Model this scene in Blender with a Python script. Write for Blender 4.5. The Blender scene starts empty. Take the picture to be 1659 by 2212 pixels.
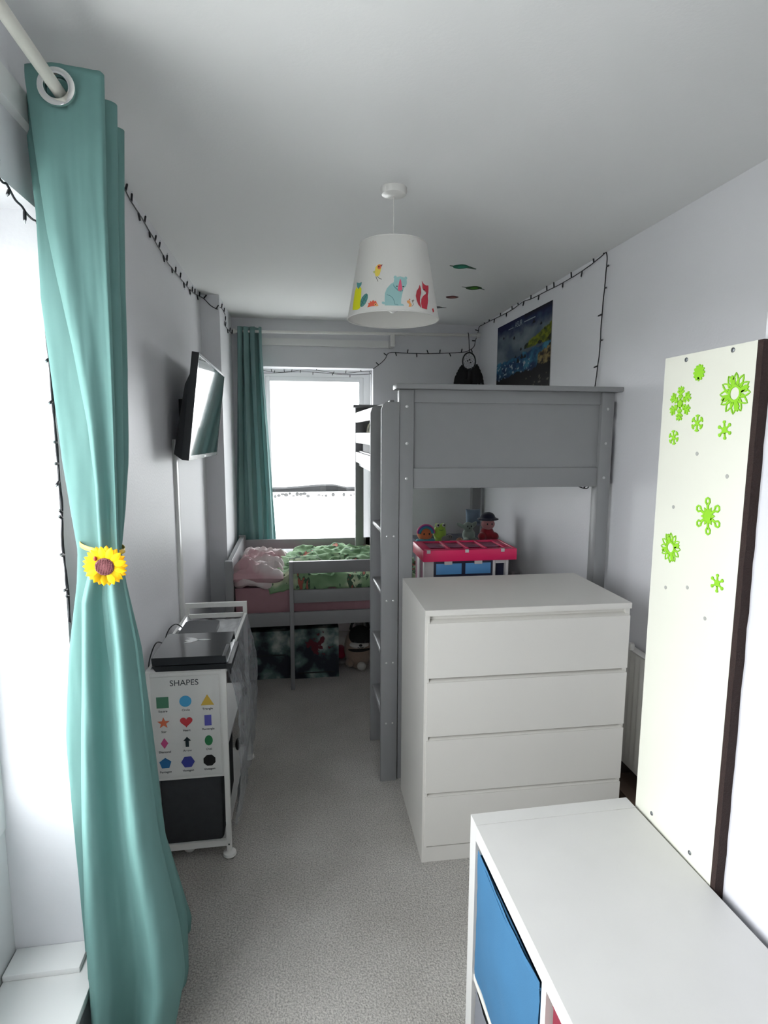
import bpy, bmesh, math, random
from mathutils import Vector, Matrix, Quaternion, noise
random.seed(7)
scene = bpy.context.scene
COL = scene.collection
PI = math.pi

# ------------------------------------------------------------------ camera
W, H, FPX = 1659, 2212, 1252.1
CAM = Vector((0, 0, 1.6317))
_pi, _ya, _ro = .1346, .1517, .0044
_F = Vector((math.sin(_ya)*math.cos(_pi), math.cos(_ya)*math.cos(_pi), -math.sin(_pi)))
_r = Vector((math.cos(_ya), -math.sin(_ya), 0)); _u = _r.cross(_F)
_R = _r*math.cos(_ro)+_u*math.sin(_ro); _U = -_r*math.sin(_ro)+_u*math.cos(_ro)
cam = bpy.data.cameras.new('camera'); camo = bpy.data.objects.new('camera', cam); COL.objects.link(camo)
cam.sensor_fit = 'VERTICAL'; cam.sensor_height = 36; cam.lens = FPX/H*36; cam.clip_start = .02; cam.clip_end = 500
camo.matrix_world = Matrix(((_R.x,_U.x,-_F.x,CAM.x),(_R.y,_U.y,-_F.y,CAM.y),(_R.z,_U.z,-_F.z,CAM.z),(0,0,0,1)))
scene.camera = camo

# ------------------------------------------------------------------ world, daylight, exposure
SKY = 12.0
wd = bpy.data.worlds.new('overcast_sky'); scene.world = wd; wd.use_nodes = True
bg = wd.node_tree.nodes['Background']; bg.inputs[0].default_value = (.94, .975, 1.0, 1); bg.inputs[1].default_value = SKY
def portal(name, loc, rot, sx, sy):
    l = bpy.data.lights.new(name, 'AREA'); l.shape = 'RECTANGLE'; l.size = sx; l.size_y = sy; l.cycles.is_portal = True
    o = bpy.data.objects.new(name, l); COL.objects.link(o); o.location = loc; o.rotation_euler = rot; return o
LWY0, LWY1, LWZ0, LWZ1 = -.15, 1.53, .205, 2.14   # opening in the left wall
LGZ = .60                                              # its glazing starts above a solid lower panel
FWX0, FWX1, FWZ0, FWZ1 = -.246, .62, .62, 2.14         # window in the far wall
portal('daylight_portal_left', (-.84, (LWY0+LWY1)/2, (LGZ+LWZ1)/2), (0, -PI/2, 0), LWZ1-LGZ, LWY1-LWY0)
portal('daylight_portal_far', ((FWX0+FWX1)/2, 4.93, (FWZ0+FWZ1)/2), (-PI/2, 0, 0), FWX1-FWX0, FWZ1-FWZ0)
vs = scene.view_settings
vs.view_transform = 'Standard'; vs.look = 'None'; vs.gamma = 1; vs.use_curve_mapping = False; vs.exposure = 0.0
scene.cycles.max_bounces = 10; scene.cycles.diffuse_bounces = 6; scene.cycles.transparent_max_bounces = 12
scene.cycles.use_denoising = True

# ------------------------------------------------------------------ helpers
def ray(px, py): return _F + _R*((px-W/2)/FPX) - _U*((py-H/2)/FPX)
def at(px, py, ax, v):
    d = ray(px, py); return CAM + d*((v-CAM[ax])/d[ax])
def AX(px, py, v): return at(px, py, 0, v)
def AY(px, py, v): return at(px, py, 1, v)
def AZ(px, py, v=0): return at(px, py, 2, v)
def fbm(p, o=3): return noise.fractal(Vector(p), 1.0, 2.0, o)
def lerp(a, b, t): return a+(b-a)*t
def curve(keys, x):
    if x <= keys[0][0]: return keys[0][1]
    for (a, va), (b, vb) in zip(keys, keys[1:]):
        if x <= b:
            t = (x-a)/(b-a); return lerp(va, vb, t)
    return keys[-1][1]
def srgb(r, g, b):
    f = lambda c: c/255/12.92 if c/255 <= .04045 else ((c/255+.055)/1.055)**2.4
    return (f(r), f(g), f(b))

MATS = {}
def mat(name, col=(.8,.8,.8), rough=.5, metal=0, noise_amt=0, noise_scale=20, bump=0, bump_scale=200, sheen=0, coat=0,
        trans=0, alpha=1, spec=.5, nodes=None):
    if name in MATS: return MATS[name]
    m = bpy.data.materials.new(name); m.use_nodes = True; nt = m.node_tree; p = nt.nodes['Principled BSDF']
    p.inputs['Base Color'].default_value = (*col, 1); p.inputs['Roughness'].default_value = rough
    p.inputs['Metallic'].default_value = metal; p.inputs['Specular IOR Level'].default_value = spec
    if sheen: p.inputs['Sheen Weight'].default_value = sheen
    if coat: p.inputs['Coat Weight'].default_value = coat
    if alpha < 1: p.inputs['Alpha'].default_value = alpha
    tc = nt.nodes.new('ShaderNodeTexCoord')
    if noise_amt:
        n = nt.nodes.new('ShaderNodeTexNoise'); n.inputs['Scale'].default_value = noise_scale; n.inputs['Detail'].default_value = 6
        nt.links.new(tc.outputs['Object'], n.inputs['Vector'])
        mx = nt.nodes.new('ShaderNodeMix'); mx.data_type = 'RGBA'
        mx.inputs[6].default_value = (*[c*(1-noise_amt) for c in col], 1); mx.inputs[7].default_value = (*[min(1, c*(1+noise_amt)) for c in col], 1)
        nt.links.new(n.outputs['Fac'], mx.inputs[0]); nt.links.new(mx.outputs[2], p.inputs['Base Color'])
    if bump:
        n = nt.nodes.new('ShaderNodeTexNoise'); n.inputs['Scale'].default_value = bump_scale; n.inputs['Detail'].default_value = 4
        nt.links.new(tc.outputs['Object'], n.inputs['Vector'])
        b = nt.nodes.new('ShaderNodeBump'); b.inputs['Strength'].default_value = bump; b.inputs['Distance'].default_value = .01
        nt.links.new(n.outputs['Fac'], b.inputs['Height']); nt.links.new(b.outputs[0], p.inputs['Normal'])
    if trans:
        t = nt.nodes.new('ShaderNodeBsdfTranslucent'); t.inputs[0].default_value = (*col, 1)
        ms = nt.nodes.new('ShaderNodeMixShader'); ms.inputs[0].default_value = trans
        nt.links.new(p.outputs[0], ms.inputs[1]); nt.links.new(t.outputs[0], ms.inputs[2])
        nt.links.new(ms.outputs[0], nt.nodes['Material Output'].inputs[0])
    if nodes: nodes(nt, p, tc)
    MATS[name] = m; return m
def vcol_nodes(nt, p, tc):
    a = nt.nodes.new('ShaderNodeVertexColor'); a.layer_name = 'print'; nt.links.new(a.outputs[0], p.inputs['Base Color'])
def glass_mat(name, refl=.06, tint=(1,1,1)):
    if name in MATS: return MATS[name]
    m = bpy.data.materials.new(name); m.use_nodes = True; nt = m.node_tree; nt.nodes.clear()
    o = nt.nodes.new('ShaderNodeOutputMaterial'); t = nt.nodes.new('ShaderNodeBsdfTransparent'); g = nt.nodes.new('ShaderNodeBsdfGlossy')
    t.inputs[0].default_value = (*tint, 1); g.inputs['Roughness'].default_value = .02
    x = nt.nodes.new('ShaderNodeMixShader'); x.inputs[0].default_value = refl
    nt.links.new(t.outputs[0], x.inputs[1]); nt.links.new(g.outputs[0], x.inputs[2]); nt.links.new(x.outputs[0], o.inputs[0])
    MATS[name] = m; return m

WM = {}
def tag(o, label=None, cat=None, group=None, kind=None):
    if label: o['label'] = label
    if cat: o['category'] = cat
    if group: o['group'] = group
    if kind: o['kind'] = kind
    return o
def thing(name, label, cat, loc=(0,0,0), rz=0, group=None):
    o = bpy.data.objects.new(name, None); COL.objects.link(o); o.empty_display_size = .05
    o.location = loc; o.rotation_euler = (0, 0, rz)
    WM[o.name] = Matrix.Translation(Vector(loc)) @ Matrix.Rotation(rz, 4, 'Z')
    return tag(o, label, cat, group)

class MB:
    def __init__(s): s.bm = bmesh.new()
    def box(s, x0, x1, y0, y1, z0, z1, M=None):
        c = [(x0,y0,z0),(x1,y0,z0),(x1,y1,z0),(x0,y1,z0),(x0,y0,z1),(x1,y0,z1),(x1,y1,z1),(x0,y1,z1)]
        v = [s.bm.verts.new(M @ Vector(p) if M else p) for p in c]
        for f in ((3,2,1,0),(4,5,6,7),(0,1,5,4),(1,2,6,5),(2,3,7,6),(3,0,4,7)): s.bm.faces.new([v[i] for i in f])
        return s
    def hexa(s, c):
        v = [s.bm.verts.new(p) for p in c]
        for f in ((3,2,1,0),(4,5,6,7),(0,1,5,4),(1,2,6,5),(2,3,7,6),(3,0,4,7)): s.bm.faces.new([v[i] for i in f])
        return s
    def lathe(s, prof, n=24, M=None, cap0=True, cap1=True):
        rings = []
        for r, z in prof:
            rings.append([s.bm.verts.new((M or Matrix()) @ Vector((r*math.cos(2*PI*i/n), r*math.sin(2*PI*i/n), z))) for i in range(n)])
        for a, b in zip(rings, rings[1:]):
            for i in range(n): s.bm.faces.new((a[i], a[(i+1)%n], b[(i+1)%n], b[i]))
        if cap0: s.bm.faces.new(rings[0][::-1])
        if cap1: s.bm.faces.new(rings[-1])
        return s
    def tube(s, pts, r, n=8, caps=True, closed=False):
        pts = [Vector(p) for p in pts]; rings = []; up = None
        for i, p in enumerate(pts):
            a = pts[i-1] if (i or closed) else p; b = pts[(i+1) % len(pts)] if (i < len(pts)-1 or closed) else p
            d = (b-a).normalized()
            if up is None: up = d.orthogonal().normalized()
            up = (up-d*up.dot(d)).normalized(); sd = d.cross(up)
            rr = r(i/(len(pts)-1)) if callable(r) else r
            rings.append([s.bm.verts.new(p+up*(rr*math.cos(2*PI*k/n))+sd*(rr*math.sin(2*PI*k/n))) for k in range(n)])
        for a, b in zip(rings, rings[1:]+([rings[0]] if closed else [])):
            for k in range(n): s.bm.faces.new((a[k], a[(k+1)%n], b[(k+1)%n], b[k]))
        if caps and not closed: s.bm.faces.new(rings[0][::-1]); s.bm.faces.new(rings[-1])
        return s
    def ell(s, c, rx, ry, rz, n=20, m=12, M=None):
        c = Vector(c); T = M or Matrix()
        rings = []
        for j in range(1, m):
            a = PI*j/m
            rings.append([s.bm.verts.new(c + (T @ Vector((rx*math.sin(a)*math.cos(2*PI*i/n), ry*math.sin(a)*math.sin(2*PI*i/n), -rz*math.cos(a))))) for i in range(n)])
        b = s.bm.verts.new(c + (T @ Vector((0,0,-rz)))); t = s.bm.verts.new(c + (T @ Vector((0,0,rz))))
        for a, d in zip(rings, rings[1:]):
            for i in range(n): s.bm.faces.new((a[i], a[(i+1)%n], d[(i+1)%n], d[i]))
        for i in range(n):
            s.bm.faces.new((b, rings[0][(i+1)%n], rings[0][i])); s.bm.faces.new((t, rings[-1][i], rings[-1][(i+1)%n]))
        return s
    def prism(s, pts, h, M=None):
        T = M or Matrix(); n = len(pts)
        a = [s.bm.verts.new(T @ Vector((x, y, 0))) for x, y in pts]; b = [s.bm.verts.new(T @ Vector((x, y, h))) for x, y in pts]
        s.bm.faces.new(a[::-1]); s.bm.faces.new(b)
        for i in range(n): s.bm.faces.new((a[i], a[(i+1)%n], b[(i+1)%n], b[i]))
        return s
    def grid(s, nu, nv, fn, cu=False):
        g = [[s.bm.verts.new(fn(i/(nu-1), j/(nv-1))) for i in range(nu)] for j in range(nv)]
        for j in range(nv-1):
            for i in range(nu-1): s.bm.faces.new((g[j][i], g[j][i+1], g[j+1][i+1], g[j+1][i]))
        return s
    def mesh(s, name, m=None, smooth=True, bevel=0, seg=2, fix=True):
        if bevel:
            es = [e for e in s.bm.edges if len(e.link_faces) == 2 and e.calc_face_angle(0) > .5]
            bmesh.ops.bevel(s.bm, geom=es, offset=bevel, segments=seg, profile=.5, affect='EDGES', clamp_overlap=True)
        if fix: bmesh.ops.recalc_face_normals(s.bm, faces=s.bm.faces)
        me = bpy.data.meshes.new(name); s.bm.to_mesh(me); s.bm.free()
        if smooth:
            me.polygons.foreach_set('use_smooth', [True]*len(me.polygons)); me.set_sharp_from_angle(angle=.7)
        if m: me.materials.append(m)
        return me
    def build(s, name, m, parent=None, local=False, smooth=True, bevel=0, seg=2, fix=True):
        if parent is not None and not local:
            bmesh.ops.transform(s.bm, matrix=WM[parent.name].inverted(), verts=s.bm.verts)
        return put(s.mesh(name, m, smooth, bevel, seg, fix), name, parent)
def put(me, name, parent=None, M=None):
    o = bpy.data.objects.new(name, me); COL.objects.link(o)
    if parent is not None:
        o.parent = parent; WM[o.name] = WM[parent.name] @ (M or Matrix())
    else: WM[o.name] = M or Matrix()
    if M: o.matrix_local = M
    return o
def bx(name, m, parent, x0, x1, y0, y1, z0, z1, bevel=.0015, local=False):
    return MB().box(x0, x1, y0, y1, z0, z1).build(name, m, parent, local=local, bevel=bevel)
def struct(o, label=None): return tag(o, label, None, None, 'structure')
def text(s, size, ext=.0004, align='CENTER'):
    cu = bpy.data.curves.new('t', 'FONT'); cu.body = s; cu.size = size; cu.align_x = align; cu.extrude = ext
    o = bpy.data.objects.new('t', cu); COL.objects.link(o)
    dg = bpy.context.evaluated_depsgraph_get(); me = bpy.data.meshes.new_from_object(o.evaluated_get(dg))
    bpy.data.objects.remove(o); bpy.data.curves.remove(cu); return me
def poly(n, r, a0=PI/2): return [(r*math.cos(a0+2*PI*i/n), r*math.sin(a0+2*PI*i/n)) for i in range(n)]
def frame_M(o, ex, ey, ez):
    return Matrix(((ex[0],ey[0],ez[0],o[0]),(ex[1],ey[1],ez[1],o[1]),(ex[2],ey[2],ez[2],o[2]),(0,0,0,1)))
def catmull(P, k):
    out = []
    for i in range(len(P)-1):
        a, b, c, d = P[max(i-1,0)], P[i], P[i+1], P[min(i+2,len(P)-1)]
        for j in range(k):
            t = j/k; out.append(.5*((2*b)+(c-a)*t+(2*a-5*b+4*c-d)*t*t+(3*b-a-3*c+d)*t**3))
    out.append(P[-1]); return out
def vpaint(o, fn):
    me = o.data; ca = me.color_attributes.new('print', 'FLOAT_COLOR', 'POINT')
    for i, v in enumerate(me.vertices): ca.data[i].color = (*fn(v.co), 1)

# ------------------------------------------------------------------ materials
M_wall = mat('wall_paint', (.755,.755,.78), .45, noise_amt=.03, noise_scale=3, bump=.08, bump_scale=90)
M_ceil = mat('ceiling_paint', (.79,.795,.79), .8, bump=.05, bump_scale=120)
M_trim = mat('white_gloss_trim', (.80,.80,.79), .3)
M_upvc = mat('white_window_plastic', (.84,.85,.85), .25)
M_furn = mat('white_melamine', (.70,.682,.640), .38, bump=.02, bump_scale=300)
M_furn_top = mat('white_melamine_dimmed_scuffed', (.55,.545,.53), .4, noise_amt=.05, noise_scale=9)  # melamine colour darkened to dim the brightly lit shelf top; noise adds faint scuffs
M_grey = mat('grey_painted_wood', (.255,.257,.262), .38, noise_amt=.04, noise_scale=14, bump=.03, bump_scale=60)
M_steel = mat('bolt_metal', (.6,.6,.6), .3, 1)
M_black = mat('black_plastic', (.012,.013,.015), .35)
M_blackwire = mat('black_wire', (.012,.012,.016), .5)
M_clear = mat('clear_bulb_tip', (.75,.78,.8), .15)
M_teal = mat('teal_curtain_cloth', srgb(120,164,159), .8, noise_amt=.03, noise_scale=60, bump=.05, bump_scale=900, trans=.32)
M_tealf = mat('teal_curtain_cloth_far', srgb(142,176,174), .8, noise_amt=.03, noise_scale=60, trans=.36)
M_chrome = mat('eyelet_metal', (.82,.82,.80), .12, 1)
M_yellow = mat('sunflower_felt', srgb(255,222,0), .7, noise_amt=.06, noise_scale=40)
M_yellow2 = mat('sunflower_felt_orange', srgb(246,190,0), .7)
M_ribbon = mat('yellow_ribbon', srgb(240,205,90), .5)
M_seed = mat('sunflower_seed_felt', srgb(118,66,70), .7)
M_white = mat('white_paint_metal', (.78,.77,.74), .3)
def carpet_nodes(nt, p, tc):
    n1 = nt.nodes.new('ShaderNodeTexNoise'); n1.inputs['Scale'].default_value = 2.2; n1.inputs['Detail'].default_value = 5
    n2 = nt.nodes.new('ShaderNodeTexNoise'); n2.inputs['Scale'].default_value = 170; n2.inputs['Detail'].default_value = 4
    nt.links.new(tc.outputs['Object'], n1.inputs['Vector']); nt.links.new(tc.outputs['Object'], n2.inputs['Vector'])
    r1 = nt.nodes.new('ShaderNodeValToRGB'); r1.color_ramp.elements[0].position = .3; r1.color_ramp.elements[1].position = .7
    r1.color_ramp.elements[0].color = (.42,.40,.365,1); r1.color_ramp.elements[1].color = (.57,.55,.515,1)
    nt.links.new(n1.outputs['Fac'], r1.inputs[0])
    r2 = nt.nodes.new('ShaderNodeValToRGB'); r2.color_ramp.elements[0].position = .35; r2.color_ramp.elements[1].position = .65
    r2.color_ramp.elements[0].color = (.62,.62,.62,1); r2.color_ramp.elements[1].color = (1.12,1.12,1.12,1)
    nt.links.new(n2.outputs['Fac'], r2.inputs[0])
    mx = nt.nodes.new('ShaderNodeMix'); mx.data_type = 'RGBA'; mx.blend_type = 'MULTIPLY'; mx.inputs[0].default_value = 1
    nt.links.new(r1.outputs[0], mx.inputs[6]); nt.links.new(r2.outputs[0], mx.inputs[7]); nt.links.new(mx.outputs[2], p.inputs['Base Color'])
    b = nt.nodes.new('ShaderNodeBump'); b.inputs['Strength'].default_value = .7; b.inputs['Distance'].default_value = .012
    nt.links.new(n2.outputs['Fac'], b.inputs['Height']); nt.links.new(b.outputs[0], p.inputs['Normal'])
M_carpet = mat('carpet', (.4,.39,.36), .95, sheen=.2, nodes=carpet_nodes, spec=.1)

# ------------------------------------------------------------------ room shell
XL, XR, YF, YN, ZC = -.579, 1.49, 4.66, -1.25, 2.497
PX, PY = .803, .918          # near face and far end of the boxed-out wall on the right
struct(bx('floor', M_carpet, None, XL, XR, YN, YF, -.1, 0, 0), 'grey beige carpet floor')
struct(bx('ceiling', M_ceil, None, XL-.3, XR+.2, YN-.2, YF+.32, ZC, ZC+.12, 0), 'plain white ceiling')
b = MB()
xa, xb = XL-.30, XL
b.box(xa, xb, YN-.2, LWY0, -.1, ZC); b.box(xa, xb, LWY1, YF+.32, -.1, ZC)
b.box(xa, xb, LWY0, LWY1, -.1, LWZ0); b.box(xa, xb, LWY0, LWY1, LWZ1, ZC)
struct(b.build('wall_left', M_wall, smooth=False), 'pale grey wall with the tall near window')
b = MB(); ya, yb = YF, YF+.32
b.box(xb, FWX0, ya, yb, -.1, ZC); b.box(FWX1, XR+.2, ya, yb, -.1, ZC)
b.box(FWX0, FWX1, ya, yb, -.1, FWZ0); b.box(FWX0, FWX1, ya, yb, FWZ1, ZC)
struct(b.build('wall_far', M_wall, smooth=False), 'pale grey wall behind the beds')
struct(bx('wall_right', M_wall, None, XR, XR+.2, PY, YF, -.1, ZC, 0), 'pale grey wall on the right')
struct(bx('wall_alcove', mat('wall_paint_darkened', (.60,.60,.635), .6, bump=.05, bump_scale=90), None, PX, XR+.2, YN, PY, 0, ZC, .004), 'boxed out pale wall beside the cube shelf')  # same paint as the other walls, colour darkened against the strong window light
struct(bx('wall_near', M_wall, None, XL, XR+.2, YN-.2, YN, -.1, ZC, 0), 'wall behind the viewer')
struct(bx('trim_1', M_wall, None, XL, -.462, 3.94, YF, 0, ZC, .012), 'boxed pipe column in the far left corner')
struct(bx('baseboard_left', M_trim, None, XL, XL+.015, LWY1+.05, 3.94, 0, .11, .003))
struct(bx('baseboard_right', mat('dark_baseboard', (.05,.035,.03), .5), None, XR-.015, XR, PY, YF, 0, .14, .003))
struct(bx('baseboard_far', M_trim, None, -.462, XR-.015, YF-.015, YF, 0, .11, .003))

def sash_window(name, axis, a0, a1, z0, z1, d0, d1, mull, transom=None):
    """window frame in a wall: a = coordinate along the wall, d = depth range"""
    def R_(b, p0, p1, q0, q1, e0, e1):
        if axis == 'x': b.box(p0, p1, e0, e1, q0, q1)
        else: b.box(e0, e1, p0, p1, q0, q1)
    t = .055
    root = MB()
    R_(root, a0, a0+t, z0, z1, d0, d1); R_(root, a1-t, a1, z0, z1, d0, d1); R_(root, a0+t, a1-t, z1-t, z1, d0, d1); R_(root, a0+t, a1-t, z0, z0+t, d0, d1)
    o = root.build(name, M_upvc, bevel=.003); struct(o)
    xs = [a0+t]+[m for m in mull]+[a1-t]
    for m in mull:
        b = MB(); R_(b, m-.03, m+.03, z0+t, z1-t, d0+.003, d1-.003); b.build('mullion', M_upvc, o, bevel=.003)
    if transom:
        for zz, p0, p1 in transom:
            b = MB(); R_(b, p0, p1, zz-.025, zz+.025, d0+.003, d1-.003); b.build('transom', M_upvc, o, bevel=.003)
    for i in range(len(xs)-1):
        p0 = xs[i]+(.03 if i else 0); p1 = xs[i+1]-(.03 if i < len(xs)-2 else 0)
        b = MB(); s = .035
        e0, e1 = d0+.008, d1-.008
        R_(b, p0, p0+s, z0+t, z1-t, e0, e1); R_(b, p1-s, p1, z0+t, z1-t, e0, e1)
        R_(b, p0+s, p1-s, z1-t-s, z1-t, e0, e1); R_(b, p0+s, p1-s, z0+t, z0+t+s, e0, e1)
        sash = b.build('sash', M_upvc, o, bevel=.002)
        b = MB(); dm = (d0+d1)/2; R_(b, p0+s, p1-s, z0+t+s, z1-t-s, dm-.003, dm+.003); b.build('pane', glass_mat('window_glass'), sash)
    return o
w1 = sash_window('window_1', 'y', LWY0, LWY1, LGZ, LWZ1, XL-.25, XL-.187, [LWY1-.84])
tag(w1, 'tall white framed window behind the near teal curtain')
MB().box(XL-.26, XL-.19, LWY0, LWY1, LWZ0, LGZ).build('lower_panel', M_upvc, w1, bevel=.003)
b = MB().box(XL-.187, -.54, LWY0-.04, LWY1-.003, .206, .23); b.build('window_sill', M_trim, w1, bevel=.004)
b = MB().box(XL-.187, XL, LWY1-.085, LWY1-.001, .23, .246); b.build('sill_upstand', M_trim, w1, bevel=.002)
w2 = sash_window('window_2', 'x', FWX0-.037, FWX1, FWZ0, FWZ1, YF+.19, YF+.25, [])
tag(w2, 'white framed window above the low bed')
MB().box(FWX0, FWX1, YF-.03, YF+.19, FWZ0, FWZ0+.02).build('window_sill', M_trim, w2, bevel=.003)

# ------------------------------------------------------------------ outside the far window
struct(bx('ground', mat('pale_paving', (.45,.45,.43), .9), None, -150, 150, -150, 150, -3.4, -3.2, 0), 'pale paved ground outside')
hs = thing('neighbouring_house', 'pale house with a long low dark roof seen through the far window', 'house', (.5, 13.5, -3.2))
bx('wall', mat('white_render', (.85,.85,.84), .9), hs, -8, 9, 12.2, 12.55, -3.2, .43, 0)
M_slate = mat('slate_roof', (.012,.0125,.013), .95, spec=.05)
MB().hexa([(-8.4,12.1,.44),(9.4,12.1,.41),(9.4,12.55,.41),(-8.4,12.55,.44),(-8.4,12.1,.50),(9.4,12.1,.465),(9.4,12.55,.465),(-8.4,12.55,.50)]).build('parapet', M_slate, hs)
MB().hexa([(-.35,12.09,.48),(1.2,12.09,.46),(1.2,12.5,.46),(-.35,12.5,.48),(.52,12.09,.545),(.80,12.09,.545),(.80,12.5,.545),(.52,12.5,.545)]).build('gable', M_slate, hs)
brk = MB().ell((0,0,0), .05,.03,.035, 8, 6).mesh('eaves_bracket', mat('eaves_bracket', (.05,.05,.05), .9))
for i in range(46):
    if random.random() < .8: put(brk, 'eaves_bracket', hs, Matrix.Translation((-1.6+i*.075, -1.35, 3.555+random.uniform(-.03,.03))) @ Matrix.Diagonal((random.uniform(.4,1), 1, random.uniform(.4,1.3), 1)))

# ------------------------------------------------------------------ chest of drawers
dr = thing('chest_of_drawers', 'white four drawer chest standing in front of the grey bunk bed', 'chest of drawers', (.454, 1.974, 0), -.0114)
L = dict(local=True)
bx('top_panel', M_furn, dr, 0, .80, 0, .48, .978, 1.0, .0012, True)
bx('side_panel', M_furn, dr, 0, .018, .004, .48, 0, .978, .0012, True)
bx('side_panel', M_furn, dr, .782, .80, .012, .48, 0, .978, .0012, True)
bx('back_panel', M_furn, dr, .018, .782, .47, .478, .03, .978, 0, True)
bx('plinth', M_furn, dr, .018, .782, .005, .02, 0, .062, .001, True)
for i, (z0, z1) in enumerate(((.742,.950),(.514,.724),(.287,.497),(.069,.270))):
    d = MB()
    d.box(.010, .796, 0, .018, z0, z1)
    d = d.build('drawer', M_furn, dr, local=True, bevel=.0015)
    b = MB(); b.hexa([(.014,.001,z1-.002),(.792,.001,z1-.002),(.792,.03,z1-.002),(.014,.03,z1-.002),(.014,.018,z1+.0095),(.792,.018,z1+.0095),(.792,.03,z1+.0095),(.014,.03,z1+.0095)])
    b.build('grip', M_furn, d, local=True)
    bx('added_gap_liner', M_furn, d, .018, .782, .024, .030, z1-.002, z1+.028, 0, True)  # added white backing, lifts the shade in the drawer gap from black to grey

# ------------------------------------------------------------------ cube shelf on its side
sh = thing('cube_shelf', 'white cube shelf unit lying on its long side in the foreground', 'shelf unit', (.386, 1.183, 0), .0165)
SL, SH, SD = 1.465, .765, .39
bx('end_panel', M_furn_top, sh, 0, SD, -.038, 0, 0, SH, .001, True)
bx('end_panel', M_furn_top, sh, 0, SD, -SL, -SL+.038, 0, SH, .001, True)
bx('top_panel', M_furn_top, sh, 0, SD, -SL+.0385, -.0385, SH-.038, SH-.0008, .001, True)
bx('bottom_panel', M_furn, sh, 0, SD, -SL+.0385, -.0385, 0, .038, .001, True)
bx('shelf_board', M_furn, sh, .004, SD, -SL+.0385, -.0385, .373, .389, .001, True)
cells = []
y = -.038
for i in range(4):
    cells.append((y-.335, y)); y -= .335
    if i < 3:
        bx('divider', M_furn, sh, .004, SD, y-.0165, y, .038, .373, .001, True)
        bx('divider', M_furn, sh, .004, SD, y-.0165, y, .389, SH-.038, .001, True); y -= .0165
Msh = WM[sh.name]
def fabric_box(name, label, col, cell, z0, seed, off=0):
    y0, y1 = cells[cell]; y0 += .008; y1 -= .006; z1 = z0+.318
    t = thing(name, label, 'storage box', Msh @ Vector((.19, (y0+y1)/2, z0)), .0165, 'fabric boxes in the cube shelf')
    m = mat('fabric_'+name+str(seed), col, .85, noise_amt=.08, noise_scale=12, bump=.06, bump_scale=500)
    w, hgt = (y1-y0)/2, z1-z0
    def P(u, v):
        yy = -w+2*w*u; zz = .002+hgt*v; e = min(u, 1-u, v, 1-v)
        return Vector((-.186+off-.012*math.sin(PI*u)*math.sin(PI*v)+.004*fbm((u*3+seed, v*3, 0)), yy*(.985+.015*v), zz-(.012*math.sin(PI*u) if v > .9 else 0)*(v-.9)*10))
    b = MB(); b.grid(18, 18, P); fr = b.build('front_panel', m, t, local=True); 
    b = MB(); b.box(-.182+off, .17, -w, w, .002, hgt-.012)
    bm = b.bm; top = [f for f in bm.faces if all(v.co.z > .1 for v in f.verts)]; bmesh.ops.delete(bm, geom=top, context='FACES')
    o = b.build('body', m, t, local=True); s = o.modifiers.new('s', 'SOLIDIFY'); s.thickness = .004; s.offset = -1
    b = MB(); b.tube([(-.184+off,-w,hgt-.012),(-.188+off,0,hgt-.02),(-.184+off,w,hgt-.012)], .003, 6); b.build('piping', m, t, local=True)
    return t
fabric_box('fabric_box', 'blue fabric box in the top far cube of the white shelf', srgb(50,100,136), 0, .389, 1, .0)
fabric_box('fabric_box', 'dark red fabric box next to the blue box in the white shelf', srgb(120,28,48), 1, .389, 2, .01)
fabric_box('fabric_box', 'grey fabric box in the lower cube under the blue box', srgb(110,112,118), 0, .038, 3, .004)

# ------------------------------------------------------------------ board with snowflakes
M_cream = mat('cream_board', (.62,.62,.545), .42, noise_amt=.015, noise_scale=8)
M_brown = mat('raw_brown_edge', (.018,.006,.004), .8, noise_amt=.4, noise_scale=90, bump=.3, bump_scale=300)
BX = .785
bd = thing('tall_board', 'tall cream board with green snowflake stickers and a dark brown edge', 'board', (BX+.009, 1.045, 0))
bx('panel', M_cream, bd, BX, BX+.016, .913, 1.166, 0, 1.793, .0008)
b = MB(); n = 60
pr = [(BX-.0002+.0015*fbm((0,0,i*.7)), .9125, 1.793*i/n) for i in range(n+1)]
for i in range(n):
    z0, z1 = 1.793*i/n, 1.793*(i+1)/n; j0, j1 = .0025*fbm((1,0,i*.6)), .0025*fbm((1,0,(i+1)*.6))
    b.hexa([(BX,.900+j0,z0),(BX+.018,.900+j0,z0),(BX+.018,.913,z0),(BX,.913,z0),(BX,.900+j1,z1),(BX+.018,.900+j1,z1),(BX+.018,.913,z1),(BX,.913,z1)])
b.build('edge_strip', M_brown, bd)
M_green = mat('lime_felt', srgb(130,190,30), .75, noise_amt=.06, noise_scale=50)
def on_board(px, py): p = AX(px, py, BX); return p
def boardM(p, off=0): return frame_M((BX-off, p.y, p.z), (0,-1,0), (0,0,1), (-1,0,0))
screw = MB().lathe([(.0,0),(.0045,0),(.0045,.0012),(.003,.0022),(0.0,.0022)][1:4], 14).mesh('screw', mat('dark_screw', (.16,.17,.18), .35, .8))
hole = MB().lathe([(.0038,0),(.0042,.0006),(.002,.0009)], 12).mesh('screw_cap', mat('grey_cap', (.33,.33,.31), .6))
for px, py in ((1483,777),(1584,756),(1408,1757),(1490,1842)): put(screw, 'screw', bd, WM[bd.name].inverted() @ boardM(on_board(px, py)))
for px, py in ((1506,980),(1571,1029),(1455,1095),(1438,1269),(1485,1269),(1523,1336)): put(hole, 'screw_cap', bd, WM[bd.name].inverted() @ boardM(on_board(px, py)))
def arms(n, fn, a0=PI/2):
    out = []
    for k in range(n):
        a = a0+2*PI*k/n
        for pts in fn: out.append([(x*math.cos(a)-y*math.sin(a), x*math.sin(a)+y*math.cos(a)) for x, y in pts])
    return out
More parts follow.
